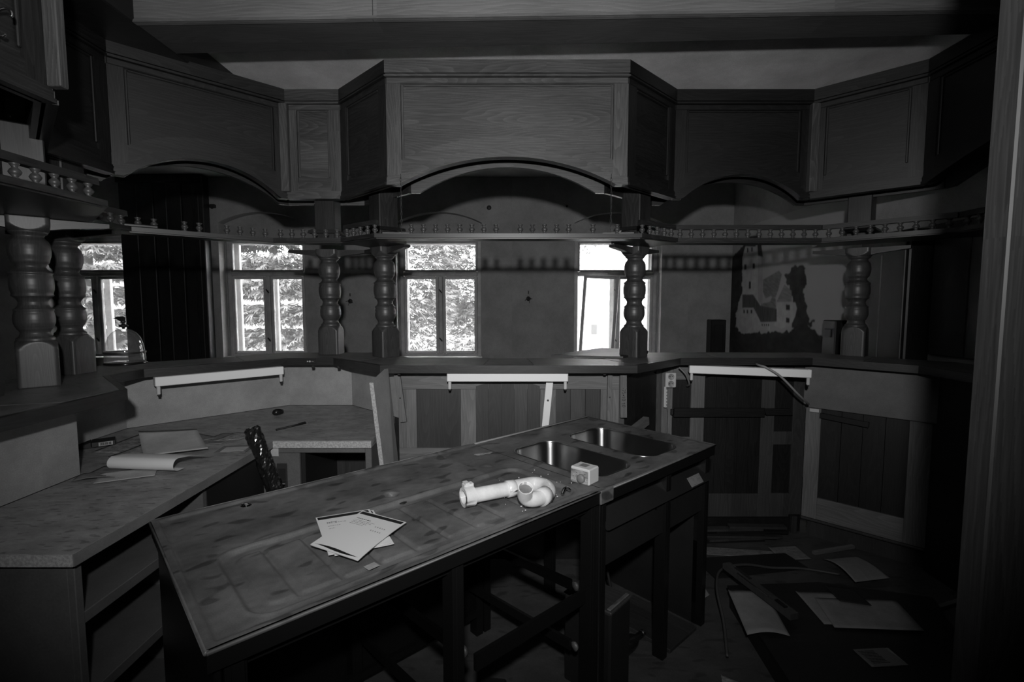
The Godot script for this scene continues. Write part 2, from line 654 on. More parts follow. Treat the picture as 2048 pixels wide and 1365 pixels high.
func build_windows() -> void:
	var yb := SILL
	var yt := 2.23
	var tr0 := EYE + 0.295
	var tr1 := EYE + 0.345
	for i in 4:
		var x0: float = OPEN[i][0] + 0.015
		var x1: float = OPEN[i][1] - 0.015
		var xc := (x0 + x1) / 2.0
		var w := Node3D.new()
		w.name = "window_%d" % (i + 1)
		add_child(w)
		w.set_meta("kind", "structure")
		w.set_meta("label", ["white box window behind the two near left pillars", "white box window right of the black wooden screen, spruce boughs outside", "white box window left of the middle bar pillar, closed, trees outside", "white box window behind the right bar pillar, its left casement hanging loose"][i])
		var st := sf()
		var zf := -5.825
		var zr := -5.885
		bx(st, Vector3(x0, yb, zr), Vector3(x0 + 0.045, yt, zf), 0.005)
		bx(st, Vector3(x1 - 0.045, yb, zr), Vector3(x1, yt, zf), 0.005)
		bx(st, Vector3(x0 + 0.045, yb, zr), Vector3(x1 - 0.045, yb + 0.035, zf), 0.005)
		bx(st, Vector3(x0 + 0.045, yt - 0.04, zr), Vector3(x1 - 0.045, yt, zf), 0.005)
		part("frame", done(st), mats["frame_paint"], w)
		st = sf()
		bx(st, Vector3(x0 + 0.045, tr0, zr), Vector3(x1 - 0.045, tr1, zf + 0.012), 0.008)
		part("transom", done(st), mats["frame_paint"], w)
		st = sf()
		bx(st, Vector3(xc - 0.022, yb + 0.035, zr), Vector3(xc + 0.022, tr0, zf + 0.016), 0.006)
		part("mullion", done(st), mats["frame_paint"], w)
		casement(w, "fanlight", Vector3(x0 + 0.045, tr1, zf - 0.008), x1 - x0 - 0.09, yt - 0.04 - tr1, 0.022)
		var ww := xc - 0.022 - x0 - 0.045
		var hh := tr0 - yb - 0.035
		var left := casement(w, "casement", Vector3(x0 + 0.045, yb + 0.035, zf), ww, hh, 0.036)
		casement(w, "casement", Vector3(xc + 0.022, yb + 0.035, zf), ww, hh, 0.036)
		if i == 3:
			left.rotation_degrees = Vector3(0, -24, -3.5)
			left.position += Vector3(0.01, 0.015, 0.02)
		for q in [0.16, 0.78]:
			st = sf()
			bar(st, Vector3(xc - 0.016, yb + 0.06 + hh * q + 0.02, zf + 0.024), Vector3(xc + 0.016, yb + 0.06 + hh * q - 0.02, zf + 0.03), 0.01, 0.012)
			tube(st, [Vector3(xc, yb + 0.06 + hh * q, zf + 0.012), Vector3(xc, yb + 0.06 + hh * q, zf + 0.03)], 0.008)
			part("turn_button", done(st), mats["black"], w)
		# the outer sash of the box window
		st = sf()
		bx(st, Vector3(x0, yb, -6.02), Vector3(x0 + 0.065, yt, -5.975), 0.005)
		bx(st, Vector3(x1 - 0.065, yb, -6.02), Vector3(x1, yt, -5.975), 0.005)
		bx(st, Vector3(x0 + 0.065, yb, -6.02), Vector3(x1 - 0.065, yb + 0.05, -5.975), 0.005)
		bx(st, Vector3(x0 + 0.065, yt - 0.06, -6.02), Vector3(x1 - 0.065, yt, -5.975), 0.005)
		bx(st, Vector3(x0 + 0.065, tr0 + 0.005, -6.02), Vector3(x1 - 0.065, tr1 - 0.005, -5.975), 0.005)
		bx(st, Vector3(xc - 0.035, yb + 0.05, -6.02), Vector3(xc + 0.035, tr0 + 0.005, -5.975), 0.005)
		part("outer_sash", done(st), mats["white_paint"], w)
		for q in [[x0 + 0.065, yb + 0.05, xc - 0.035, tr0 + 0.005], [xc + 0.035, yb + 0.05, x1 - 0.065, tr0 + 0.005], [x0 + 0.065, tr1 - 0.005, x1 - 0.065, yt - 0.06]]:
			st = sf()
			bx(st, Vector3(q[0], q[1], -5.999), Vector3(q[2], q[3], -5.996))
			part("outer_pane", done(st), mats["glass"], w)
		# inside sill board
		st = sf()
		bx(st, Vector3(OPEN[i][0] + 0.002, SILL, -5.82), Vector3(OPEN[i][1] - 0.002, SILL + 0.012, -5.69), 0.003)
		part("sill", done(st), mats["sill"], w)


func casement(w: Node3D, called: String, at: Vector3, ww: float, hh: float, b: float) -> Node3D:
	var c := sf()
	bx(c, Vector3(0.002, 0.002, -0.035), Vector3(b, hh - 0.002, 0.006), 0.005)
	bx(c, Vector3(ww - b, 0.002, -0.035), Vector3(ww - 0.002, hh - 0.002, 0.006), 0.005)
	bx(c, Vector3(b, 0.002, -0.035), Vector3(ww - b, b, 0.006), 0.005)
	bx(c, Vector3(b, hh - b, -0.035), Vector3(ww - b, hh - 0.002, 0.006), 0.005)
	var o := part(called, done(c), mats["frame_paint"], w)
	o.position = at
	var p := sf()
	bx(p, Vector3(b, b, -0.016), Vector3(ww - b, hh - b, -0.013))
	part("pane", done(p), mats["glass"], o)
	return o


# ---------------------------------------------------------------- outside
func boughs(parent: Node3D, n: int, size: Vector3, centre: Vector3, leaf: float, shade: int, droop := 0.25, conical := false) -> void:
	var st := sf()
	for k in 5:
		var a := Vector3(0, 0, 0)
		var d := Vector3(cos(k * 1.3) * 0.35, -0.18 * k * droop, 1.0).normalized()
		var s := d.cross(Vector3.UP).normalized() * 0.16
		tri(st, a + s * (0.2 * k - 0.4) * 2.0, a + d * (1.0 - 0.1 * k) + s * (k - 2.0), a + s * (0.2 * k + 0.1) * 2.0 + d * 0.2)
	var m := done(st).commit()
	for v in 2:
		var mm := MultiMesh.new()
		mm.transform_format = MultiMesh.TRANSFORM_3D
		mm.mesh = m
		mm.instance_count = n / 2
		for k in mm.instance_count:
			var p := Vector3(rng.randf_range(-1, 1), rng.randf_range(-1, 1), rng.randf_range(-1, 1))
			if p.length() > 1.0:
				p = p.normalized() * rng.randf_range(0.75, 1.0)
			if conical:
				var f := 1.0 - (p.y + 1.0) / 2.0
				p.x *= 0.15 + 0.85 * f
				p.z *= 0.15 + 0.85 * f
				p.y = round(p.y * 7.0) / 7.0 + rng.randf_range(-0.05, 0.05)
			var yaw := atan2(p.x, p.z) + rng.randf_range(-0.9, 0.9)
			var b := Basis.from_euler(Vector3(rng.randf_range(-0.2, 0.7), yaw, rng.randf_range(-0.5, 0.5))).scaled(Vector3.ONE * leaf * rng.randf_range(0.6, 1.3))
			mm.set_instance_transform(k, Transform3D(b, centre + p * size))
		var o := MultiMeshInstance3D.new()
		o.name = "foliage"
		o.multimesh = mm
		o.material_override = mats["leaf%d" % clampi(shade + v, 0, 3)]
		o.set_meta("kind", "stuff")
		parent.add_child(o, true)


func build_outside() -> void:
	var st := sf()
	bx(st, Vector3(-40, -1.2, -60), Vector3(30, -0.4, -6.05))
	struct("ground", done(st), mats["grass"], "pale ground outside the windows")
	st = sf()
	prism(st, PackedVector2Array([Vector2(-40, -0.5), Vector2(-2.5, -0.5), Vector2(-5.0, 1.2), Vector2(-12, 3.4), Vector2(-40, 6)]), -40, -17.0)
	var hill := part("hillside", done(st), mats["grass"])
	hill.set_meta("kind", "structure")
	hill.set_meta("label", "grassy slope rising behind the trees outside the left windows")
	var spots := [
		[-5.0, -10.6, 2.5, 3.6, 1.4, 26000, 0.20, 1, true, "broad spruce with drooping boughs filling the second window from the left", "spruce"],
		[-9.4, -11.2, 2.2, 3.4, 1.4, 14000, 0.22, 0, true, "dark spruce outside the leftmost window behind the pillars", "spruce"],
		[-2.9, -13.2, 1.7, 3.6, 1.5, 16000, 0.20, 2, false, "leafy tree seen through the left half of the middle window", "tree"],
		[-0.9, -15.0, 1.6, 3.4, 1.3, 12000, 0.22, 3, false, "pale leafy tree seen through the right half of the middle window", "tree"],
		[3.6, -30.0, 2.4, 4.6, 2.0, 900, 0.7, 2, false, "far pale tree above the house outside the right window", "tree"]]
	for s in spots:
		var t := thing("spruce_tree" if s[8] else "leafy_tree", s[9], s[10], Vector3(s[0], -0.4, s[1]))
		var tr := sf(true)
		lathe(tr, [[0.16, 0.0], [0.12, 1.0], [0.07, s[3]], [0.0, s[3] * 1.4]], Vector3.ZERO, 10)
		part("trunk", done(tr), mats["bark"], t)
		boughs(t, s[5], Vector3(s[2], s[3], s[4]), Vector3(0, s[3] * 0.95 + 0.3, 0), s[6], s[7], 0.6 if s[8] else 0.3, s[8])
	for b in [[-1.9, -10.6, "low pale bush left of centre outside the middle window, behind the terrace wall"], [-1.0, -10.9, "low pale bush right of centre outside the middle window, behind the terrace wall"]]:
		var t := thing("garden_bush", b[2], "bush", Vector3(b[0], -0.4, b[1]))
		boughs(t, 900, Vector3(0.75, 0.62, 0.5), Vector3(0, 0.62, 0), 0.2, 2)
		var tr := sf(true)
		lathe(tr, [[0.04, 0.0], [0.03, 0.5], [0.0, 0.8]], Vector3.ZERO, 8)
		part("stem", done(tr), mats["bark"], t)
	# terrace wall below the middle window
	var tw := thing("terrace_wall", "low white rendered terrace wall with a coping just outside the middle window", "wall", Vector3(0, 0, 0))
	st = sf()
	bx(st, Vector3(-3.2, -0.4, -9.3), Vector3(0.35, 0.50, -9.05), 0.01)
	part("wall_body", done(st), mats["render_white"], tw)
	st = sf()
	bx(st, Vector3(-3.25, 0.50, -9.34), Vector3(0.4, 0.57, -9.01), 0.01)
	part("coping", done(st), mats["render_white"], tw)
	st = sf()
	bar(st, Vector3(-1.55, 0.14, -9.0), Vector3(-0.95, 0.46, -9.0), 0.02, 0.02)
	part("slanting_rod", done(st), mats["wire"], tw)
	# the house beyond the right window
	var hs := thing("far_house", "white rendered house with a pale tiled roof beyond the right window", "house", Vector3(3.4, -0.4, -17.0))
	st = sf()
	prism(st, PackedVector2Array([Vector2(-1.6, 0), Vector2(2.0, 0), Vector2(2.0, 2.3), Vector2(0.2, 4.3), Vector2(-1.6, 2.3)]), -4.0, 0.0)
	part("wall_body", done(st), mats["render_white"], hs)
	for q in [[-0.75, 0.75, 0.28, 0.42], [0.05, 0.15, 0.3, 1.0], [0.75, 1.5, 0.3, 0.4]]:
		st = sf()
		bx(st, Vector3(q[0], q[1], -0.01), Vector3(q[0] + q[2], q[1] + q[3], 0.03), 0.004)
		var f := part("window_frame", done(st), mats["frame_paint"], hs)
		st = sf()
		bx(st, Vector3(q[0] + 0.04, q[1] + 0.04, 0.03), Vector3(q[0] + q[2] - 0.04, q[1] + q[3] - 0.04, 0.04))
		part("pane", done(st), mats["pane_far"], f)
	var an := thing("tiled_outhouse", "low outhouse with a roof of pale tiles in rows, close outside the right window", "house", Vector3(2.75, -0.4, -10.4))
	st = sf()
	bx(st, Vector3(-0.05, 0, -2.4), Vector3(2.0, 1.82, -0.05), 0.01)
	part("wall_body", done(st), mats["render_white"], an)
	var tile := sf()
	bx(tile, Vector3(0.004, 0, -0.005), Vector3(0.156, 0.016, 0.20), 0.006)
	var tm := done(tile).commit()
	var rf := Node3D.new()
	rf.name = "roof"
	an.add_child(rf)
	for r in 7:
		for c in 13:
			var o := MeshInstance3D.new()
			o.name = "roof_tile"
			o.mesh = tm
			o.material_override = mats["roof_tile"]
			rf.add_child(o, true)
			o.transform = Transform3D(Basis(Vector3.RIGHT, deg_to_rad(38.0 + (r * 7 + c) % 3)), Vector3(-0.1 + 0.16 * c + 0.08 * (r % 2), 1.86 + 0.125 * r, -0.06 - 0.155 * r))
	st = sf()
	tube(st, [Vector3(-0.1, 1.80, 0.1), Vector3(2.05, 1.80, 0.1)], 0.045, 10)
	part("gutter", done(st), mats["cable_grey"], an)


# ---------------------------------------------------------------- the bar's canopy
func canopy_line() -> Array:
	return [Vector2(-1.46, -0.45), Vector2(-1.46, -1.62), Vector2(-1.965, -2.125), Vector2(-1.965, -2.505), Vector2(-1.365, -3.105), Vector2(-1.025, -3.105), Vector2(-0.66, -2.74),
		Vector2(0.61, -2.74), Vector2(0.975, -3.105), Vector2(1.81, -3.105), Vector2(2.195, -2.72), Vector2(2.195, -0.9)]


func arc(x0: float, x1: float, y0: float, rise: float, up: float, n := 28) -> Array:   # points of an arch between x0 and x1; up shifts the curve outward
	var h := (x1 - x0) / 2.0
	var r := (h * h + rise * rise) / (2.0 * rise)
	var c := Vector2((x0 + x1) / 2.0, y0 + rise - r)
	var a := asin(clampf(h / r, -1, 1))
	var out := []
	for k in n + 1:
		var t := lerpf(-a, a, float(k) / n)
		out.append(c + Vector2(sin(t), cos(t)) * (r + up))
	return out


func band(st: SurfaceTool, lo: Array, hi: Array, z0: float, z1: float) -> void:   # a flat strip between two curves
	for i in lo.size() - 1:
		var a: Vector2 = lo[i]
		var b: Vector2 = lo[i + 1]
		var c: Vector2 = hi[i + 1]
		var d: Vector2 = hi[i]
		quad(st, Vector3(a.x, a.y, z1), Vector3(b.x, b.y, z1), Vector3(c.x, c.y, z1), Vector3(d.x, d.y, z1))
		quad(st, Vector3(d.x, d.y, z1), Vector3(c.x, c.y, z1), Vector3(c.x, c.y, z0), Vector3(d.x, d.y, z0))
		quad(st, Vector3(a.x, a.y, z0), Vector3(b.x, b.y, z0), Vector3(b.x, b.y, z1), Vector3(a.x, a.y, z1))
	for e in [0, lo.size() - 1]:
		var a: Vector2 = lo[e]
		var d: Vector2 = hi[e]
		if e == 0:
			quad(st, Vector3(a.x, a.y, z0), Vector3(a.x, a.y, z1), Vector3(d.x, d.y, z1), Vector3(d.x, d.y, z0))
		else:
			quad(st, Vector3(a.x, a.y, z1), Vector3(a.x, a.y, z0), Vector3(d.x, d.y, z0), Vector3(d.x, d.y, z1))


func with_x(p: Array, a: float, b: float) -> Array:   # the curve cut or stretched to run from x a to x b, its height kept beyond its ends
	var out := []
	for q in p:
		if q.x > a and q.x < b:
			out.append(q)
	var f := func(x: float) -> float:
		for i in p.size() - 1:
			if p[i].x <= x and p[i + 1].x >= x and p[i + 1].x > p[i].x:
				return lerpf(p[i].y, p[i + 1].y, (x - p[i].x) / (p[i + 1].x - p[i].x))
		return p[0].y if x < p[0].x else p[-1].y
	out.push_front(Vector2(a, f.call(a)))
	out.append(Vector2(b, f.call(b)))
	return out


func build_canopy() -> void:
	var p := canopy_line()
	var t := thing("bar_canopy", "dark oak panelled canopy with arched fascias hanging over the bar counter", "canopy")
	var yb := EYE + 0.62
	var yt := EYE + 1.26
	var arched := [3, 6, 8, 10]   # which bays have an arch
	for i in p.size() - 1:
		var o := bay(p, i, "canopy_bay", t)
		var v := i % 3
		var wh: String = ["oak", "oak", "dark", "oak", "light", "oak", "light", "dark", "dark", "oak", "dark"][i]   # wood tone picked bay by bay
		var e := ends(p, i, 0.0)
		var l := e.y
		var is_arch := i in arched
		var foot := 0.055
		var low := arc(foot, l - foot, yb, 0.145 if l < 1.4 else 0.17, 0.0)
		if not is_arch:
			low = [Vector2(foot, yb), Vector2(l - foot, yb)]
		var line := with_x(low, 0.0, l)
		# the front board, which is also the field of the panel
		var poly := PackedVector2Array([Vector2(l, yt), Vector2(0, yt)])
		for q in line:
			poly.append(q)
		var st := sf()
		prism(st, poly, -0.028, 0.0)
		part("panel", done(st), mats[wh + "_h%d" % v], o)
		# the rear board
		var r := ends(p, i, 0.2)
		var line2 := []
		for q in line:
			line2.append(Vector2(lerpf(r.x, r.y, q.x / l), q.y))
		poly = PackedVector2Array([Vector2(r.y, yt), Vector2(r.x, yt)])
		for q in line2:
			poly.append(q)
		st = sf()
		prism(st, poly, -0.2, -0.178)
		part("rear_board", done(st), mats[wh + "_h%d" % ((v + 1) % 3)], o)
		st = sf()
		mitred(st, p, i, 0.029, 0.177, yt - 0.03, yt)
		part("top_board", done(st), mats["dark_h%d" % v], o)
		# cornice
		st = sf()
		mitred(st, p, i, -0.022, 0.0, yt - 0.064, yt + 0.002)
		mitred(st, p, i, -0.016, 0.0, yt - 0.072, yt - 0.067)
		mitred(st, p, i, -0.026, 0.0, yt - 0.082, yt - 0.074)
		part("cornice", done(st), mats[wh + "_h%d" % ((v + 1) % 3)], o)
		# frame
		var f1 := ends(p, i, -0.013)
		st = sf()
		bx(st, Vector3(f1.x + 0.002, yt - 0.115, 0.0), Vector3(f1.y - 0.002, yt - 0.083, 0.013), 0.004)
		part("top_rail", done(st), mats[wh + "_h%d" % ((v + 2) % 3)], o)
		for s in [0, 1]:
			st = sf()
			var xa: float = f1.x + 0.001 if s == 0 else l - 0.072
			var xb: float = 0.072 if s == 0 else f1.y - 0.001
			var y0: float = yb + 0.10
			poly = PackedVector2Array([Vector2(xa, yt - 0.116), Vector2(xa, y0 - 0.05), Vector2(xb, y0 - 0.05), Vector2(xb, yt - 0.116)])
			prism(st, poly, 0.0, 0.013)
			part("stile", done(st), mats[wh + "_v%d" % ((v + s) % 3)], o)
			st = sf()
			bx(st, Vector3(0.074 if s == 0 else l - 0.086, yb + 0.13, 0.0), Vector3(0.086 if s == 0 else l - 0.074, yt - 0.118, 0.009), 0.003)
			part("bead", done(st), mats[wh + "_v%d" % ((v + s + 1) % 3)], o)
		st = sf()
		bx(st, Vector3(0.088, yt - 0.128, 0.0), Vector3(l - 0.088, yt - 0.117, 0.009), 0.003)
		part("bead", done(st), mats[wh + "_h%d" % v], o)
		# rails that follow the lower edge, then the trim along it
		var up1 := []
		var up2 := []
		var up0 := []
		if is_arch:
			var rise := 0.145 if l < 1.4 else 0.17
			up0 = with_x(arc(foot, l - foot, yb, rise, 0.006), f1.x, f1.y)
			up1 = with_x(arc(foot, l - foot, yb, rise, 0.048), f1.x, f1.y)
			up2 = with_x(arc(foot, l - foot, yb, rise, 0.112), f1.x, f1.y)
			low = with_x(arc(foot, l - foot, yb, rise, 0.0), f1.x, f1.y)
			var n := mini(mini(low.size(), up1.size()), up2.size())
			var rs := func(c: Array) -> Array:
				var q := []
				for k in 41:
					var x := lerpf(f1.x, f1.y, k / 40.0)
					q.append(with_x(c, x, f1.y + 1.0)[0])
				return q
			low = rs.call(low)
			up0 = rs.call(up0)
			up1 = rs.call(up1)
			up2 = rs.call(up2)
			if n < 2:
				continue
		else:
			low = [Vector2(f1.x, yb), Vector2(f1.y, yb)]
			up1 = [Vector2(f1.x, yb + 0.048), Vector2(f1.y, yb + 0.048)]
			up2 = [Vector2(f1.x, yb + 0.10), Vector2(f1.y, yb + 0.10)]
		st = sf()
		band(st, up1, up2, 0.0, 0.0125)
		part("arched_rail" if is_arch else "bottom_rail", done(st), mats[wh + "_h%d" % ((v + 1) % 3)], o)
		st = sf()
		var mid := []
		var mid2 := []
		for k in low.size():
			mid.append(low[k].lerp(up1[k], 0.30))
			mid2.append(low[k].lerp(up1[k], 0.84))
		band(st, low, mid, -0.01, 0.030)
		band(st, mid, mid2, 0.0, 0.022)
		band(st, mid2, up1, 0.0, 0.018)
		part("arch_trim" if is_arch else "base_trim", done(st), mats[wh + "_h%d" % ((v + 2) % 3)], o)
	# square strips that cover the hollow corners
	for k in [[1, 0.022, 0.045], [4, 0.045, 0.03], [9, 0.045, 0.03]]:
		var c: Vector2 = p[k[0]]
		var st := sf()
		var n := (outward(p, k[0] - 1) + outward(p, k[0])).normalized()
		var at := c - n * 0.012
		if k[0] == 1:
			bx(st, Vector3(at.x, yb + 0.05, at.y - 0.02), Vector3(at.x + 0.045, yt - 0.09, at.y + 0.012), 0.003)
		else:
			bx(st, Vector3(at.x - 0.024, yb + 0.04, at.y - 0.005), Vector3(at.x + 0.024, yt - 0.085, at.y + 0.036), 0.003)
		part("corner_strip", done(st), mats["light_v0"], t)
	# thin chains from the canopy down to the middle shelf
	for k in [[-0.588, "thin chain hanging at the left end of the middle shelf"], [0.525, "thin chain hanging at the right end of the middle shelf"]]:
		var st := sf(true)
		var y := EYE + 0.345
		var side := 0
		while y < EYE + 0.66:
			var d := Vector3(0.0045, 0, 0) if side % 2 == 0 else Vector3(0, 0, 0.0045)
			var ring := []
			for q in 9:
				ring.append(Vector3(k[0], y + 0.011, -2.70) + d * cos(TAU * q / 8) + Vector3(0, 0.011, 0) * sin(TAU * q / 8))
			tube(st, ring, 0.0011, 5, false)
			y += 0.018
			side += 1
		var o := part("hanging_chain", done(st), mats["dark_metal"])
		tag(o, k[1], "chain", "chains of the middle shelf")


# ---------------------------------------------------------------- the gallery shelf
func shelf_line() -> Array:
	return [Vector2(-1.42, -0.45), Vector2(-1.42, -1.79), Vector2(-1.80, -2.17), Vector2(-1.80, -2.40), Vector2(-1.33, -2.82), Vector2(-0.955, -2.82), Vector2(-0.715, -2.63),
		Vector2(0.675, -2.63), Vector2(0.925, -2.82), Vector2(1.725, -2.82), Vector2(2.12, -2.425), Vector2(2.12, -0.9)]


func build_shelf() -> void:
	var p := shelf_line()
	var t := thing("gallery_shelf", "dark oak gallery shelf with a little baluster rail running along between the pillars", "shelf")
	var bal := sf(true)
	lathe(bal, [[0.0, 0.0], [0.011, 0.0], [0.011, 0.006], [0.006, 0.009], [0.0135, 0.018], [0.0160, 0.024], [0.0125, 0.031], [0.0065, 0.037], [0.0115, 0.044], [0.0140, 0.049], [0.0, 0.049]], Vector3.ZERO, 12)
	var bm := done(bal).commit()
	var with_rail := [0, 2, 5, 7, 8, 9, 10]
	for i in p.size() - 1:
		var o := bay(p, i, "shelf_bay", t)
		var y := EYE + 0.333
		var deep := 0.15 if i in [3, 4, 6, 8] else 0.30
		var v := i % 3
		var st := sf()
		mitred(st, p, i, 0.0, deep, y, y + 0.021)
		mitred(st, p, i, 0.016, deep - 0.03, y - 0.005, y)
		part("board", done(st), mats["oak_h%d" % v], o)
		var l := ends(p, i, 0.03)
		var n := int((l.y - l.x - 0.05) / 0.0635)
		var start := l.x + ((l.y - l.x) - n * 0.0635) / 2.0
		for k in n + 1:
			if i == 6 and (k in [0, 1, 10, 16, 18, 20] or k > 20):
				continue
			if i == 3 and k in [2, 5]:
				continue
			if i == 1:
				continue
			var b := MeshInstance3D.new()
			b.name = "baluster"
			b.mesh = bm
			b.material_override = mats["pillar"]
			o.add_child(b, true)
			b.position = Vector3(start + k * 0.0635, y + 0.021, -0.032)
			b.rotation.y = 0.4 * k
		if i in with_rail:
			st = sf()
			var a := ends(p, i, 0.017)
			var c := ends(p, i, 0.047)
			var ra := 0.004
			if i == 8:
				ra = 0.0
			hexa(st, [Vector3(c.x + ra, y + 0.070, -0.047), Vector3(c.y - ra, y + 0.070, -0.047), Vector3(a.y - ra, y + 0.070, -0.017), Vector3(a.x + ra, y + 0.070, -0.017),
				Vector3(c.x + ra, y + 0.095, -0.045), Vector3(c.y - ra, y + 0.095, -0.045), Vector3(a.y - ra, y + 0.095, -0.019), Vector3(a.x + ra, y + 0.095, -0.019)])
			part("rail", done(st), mats["oak_h%d" % ((v + 1) % 3)], o)
		elif i == 3:
			st = sf()
			bx(st, Vector3(-0.03, y + 0.021, -0.028), Vector3(0.105, y + 0.036, 0.0), 0.004)
			part("rail_stump", done(st), mats["oak_h1"], o)
	# corner brackets of the middle shelf
	for s in [-1.0, 1.0]:
		var st := sf()
		slab(st, PackedVector2Array([Vector2(-0.02 + s * 0.66, -2.66), Vector2(-0.02 + s * 0.50, -2.68), Vector2(-0.02 + s * 0.60, -2.80), Vector2(-0.02 + s * 0.72, -2.76)]), EYE + 0.3545, EYE + 0.363)
		part("corner_plate", done(st), mats["oak_h2"], t)


# ---------------------------------------------------------------- turned pillars
func pillar_piece(y0: float, y1: float, prof: Array, half: float, steps: int) -> SurfaceTool:   # the common solid of a square post and a turned profile
	var st := sf(true)
	var n := 64
	var rings := []
	for j in steps + 1:
		var y := lerpf(y0, y1, float(j) / steps)
		var r: float = prof[-1][1]
		for i in prof.size() - 1:
			if y >= prof[i][0] and y <= prof[i + 1][0]:
				r = lerpf(prof[i][1], prof[i + 1][1], (y - prof[i][0]) / maxf(prof[i + 1][0] - prof[i][0], 1e-6))
				break
		var ring := []
		for k in n:
			var a := TAU * (k + 0.5) / n
			var q := half / maxf(absf(cos(a)), absf(sin(a)))
			var rr := minf(minf(q, half * 1.385), r)
			ring.append(Vector3(cos(a) * rr, y, sin(a) * rr))
		rings.append(ring)
	for j in steps:
		for k in n:
			var k1 := (k + 1) % n
			quad(st, rings[j][k], rings[j + 1][k], rings[j + 1][k1], rings[j][k1])
	for k in range(1, n - 1):
		tri(st, rings[0][0], rings[0][k], rings[0][k + 1])
		var e: Array = rings[-1]
		tri(st, e[0], e[k + 1], e[k])
	return done(st)


func build_pillars() -> void:
	var h := 0.663
	var q := 0.0625
	# profile of the turning: height share, radius
	var shape := [[0.0, 0.2], [0.205, 0.2], [0.215, 0.089], [0.235, 0.083], [0.255, 0.074], [0.272, 0.064], [0.280, 0.058], [0.286, 0.060], [0.292, 0.058], [0.300, 0.050], [0.322, 0.045], [0.338, 0.049], [0.346, 0.055], [0.352, 0.055],
		[0.358, 0.058], [0.380, 0.0625], [0.404, 0.0635], [0.430, 0.062], [0.450, 0.0585], [0.455, 0.062], [0.462, 0.062], [0.467, 0.055], [0.485, 0.047], [0.505, 0.045], [0.520, 0.049], [0.532, 0.055], [0.540, 0.064], [0.547, 0.064], [0.552, 0.061],
		[0.58, 0.066], [0.61, 0.0675], [0.64, 0.0665], [0.668, 0.062], [0.673, 0.066], [0.680, 0.066], [0.686, 0.059], [0.700, 0.049], [0.714, 0.045], [0.728, 0.049], [0.738, 0.056], [0.745, 0.058],
		[0.752, 0.058], [0.78, 0.0635], [0.81, 0.0645], [0.84, 0.0625], [0.865, 0.057], [0.878, 0.049], [0.890, 0.045], [0.902, 0.050], [0.908, 0.058], [0.916, 0.058], [0.922, 0.062], [0.938, 0.074], [0.955, 0.083], [0.972, 0.088], [1.0, 0.2]]
	for k in shape.size():
		shape[k] = [shape[k][0] * h, shape[k][1]]
	var base := pillar_piece(0.0, 0.276 * h, shape, q, 40).commit()
	var shaft := pillar_piece(0.276 * h, 0.918 * h, shape, 0.2, 110).commit()
	var cap := pillar_piece(0.918 * h, 1.0 * h, shape, q, 20).commit()
	var spots := [
		[-1.895, -1.985, 45.0, "turned oak bar pillar nearest the camera at the far left, its upper block lit"],
		[-2.065, -2.335, 0.0, "turned oak bar pillar second from the left, dark against the first window"],
		[-1.165, -3.215, 0.0, "turned oak bar pillar between the second window and the closed middle window"],
		[-0.775, -3.065, -45.0, "turned oak bar pillar at the left corner of the middle bay, beside the closed window"],
		[0.745, -3.055, 45.0, "turned oak bar pillar in front of the window with the loose casement"],
		[2.135, -3.105, -45.0, "turned oak bar pillar at the far right beside the castle mural"]]
	var y0 := EYE - 0.336
	for s in spots:
		var t := thing("turned_pillar", s[3], "pillar", Vector3(s[0], y0, s[1]), "turned pillars along the bar counter")
		t.rotation_degrees.y = s[2]
		var o := MeshInstance3D.new()
		for a in [["base_block", base], ["shaft", shaft], ["capital", cap]]:
			o = MeshInstance3D.new()
			o.name = a[0]
			o.mesh = a[1]
			o.material_override = mats["pillar"]
			t.add_child(o, true)
		# brackets under the shelf, along the shelf
		for d in [-1.0, 1.0]:
			var st := sf()
			prism(st, PackedVector2Array([Vector2(d * 0.055, h - 0.001), Vector2(d * 0.055, h - 0.045), Vector2(d * 0.10, h - 0.036), Vector2(d * 0.25, h - 0.018), Vector2(d * 0.25, h - 0.001)]), -0.02, 0.02)
			part("bracket", done(st), mats["oak_h0"], t)
		# square block through the shelf up into the canopy
		var st := sf()
		bx(st, Vector3(-q, h + 0.035, -q), Vector3(q, h + 0.345, q), 0.005)
		part("upper_block", done(st), mats["oak_v1"], t)
		st = sf()
		prism(st, PackedVector2Array([Vector2(-0.095, h + 0.095), Vector2(0.095, h + 0.095), Vector2(0.088, h + 0.112), Vector2(0.066, h + 0.118), Vector2(-0.066, h + 0.118), Vector2(-0.088, h + 0.112)]), -0.095, 0.095)
		part("collar_plate", done(st), mats["dark_h1"], t)


# ---------------------------------------------------------------- the counter top
func counter_line() -> Array:
	return [Vector2(-1.485, -0.45), Vector2(-1.485, -1.91), Vector2(-1.84, -2.265), Vector2(-1.84, -2.48), Vector2(-1.345, -2.975), Vector2(-1.07, -2.975), Vector2(-0.70, -2.63),
		Vector2(0.665, -2.63), Vector2(1.01, -2.975), Vector2(1.80, -2.975), Vector2(2.15, -2.625), Vector2(2.15, -0.9)]


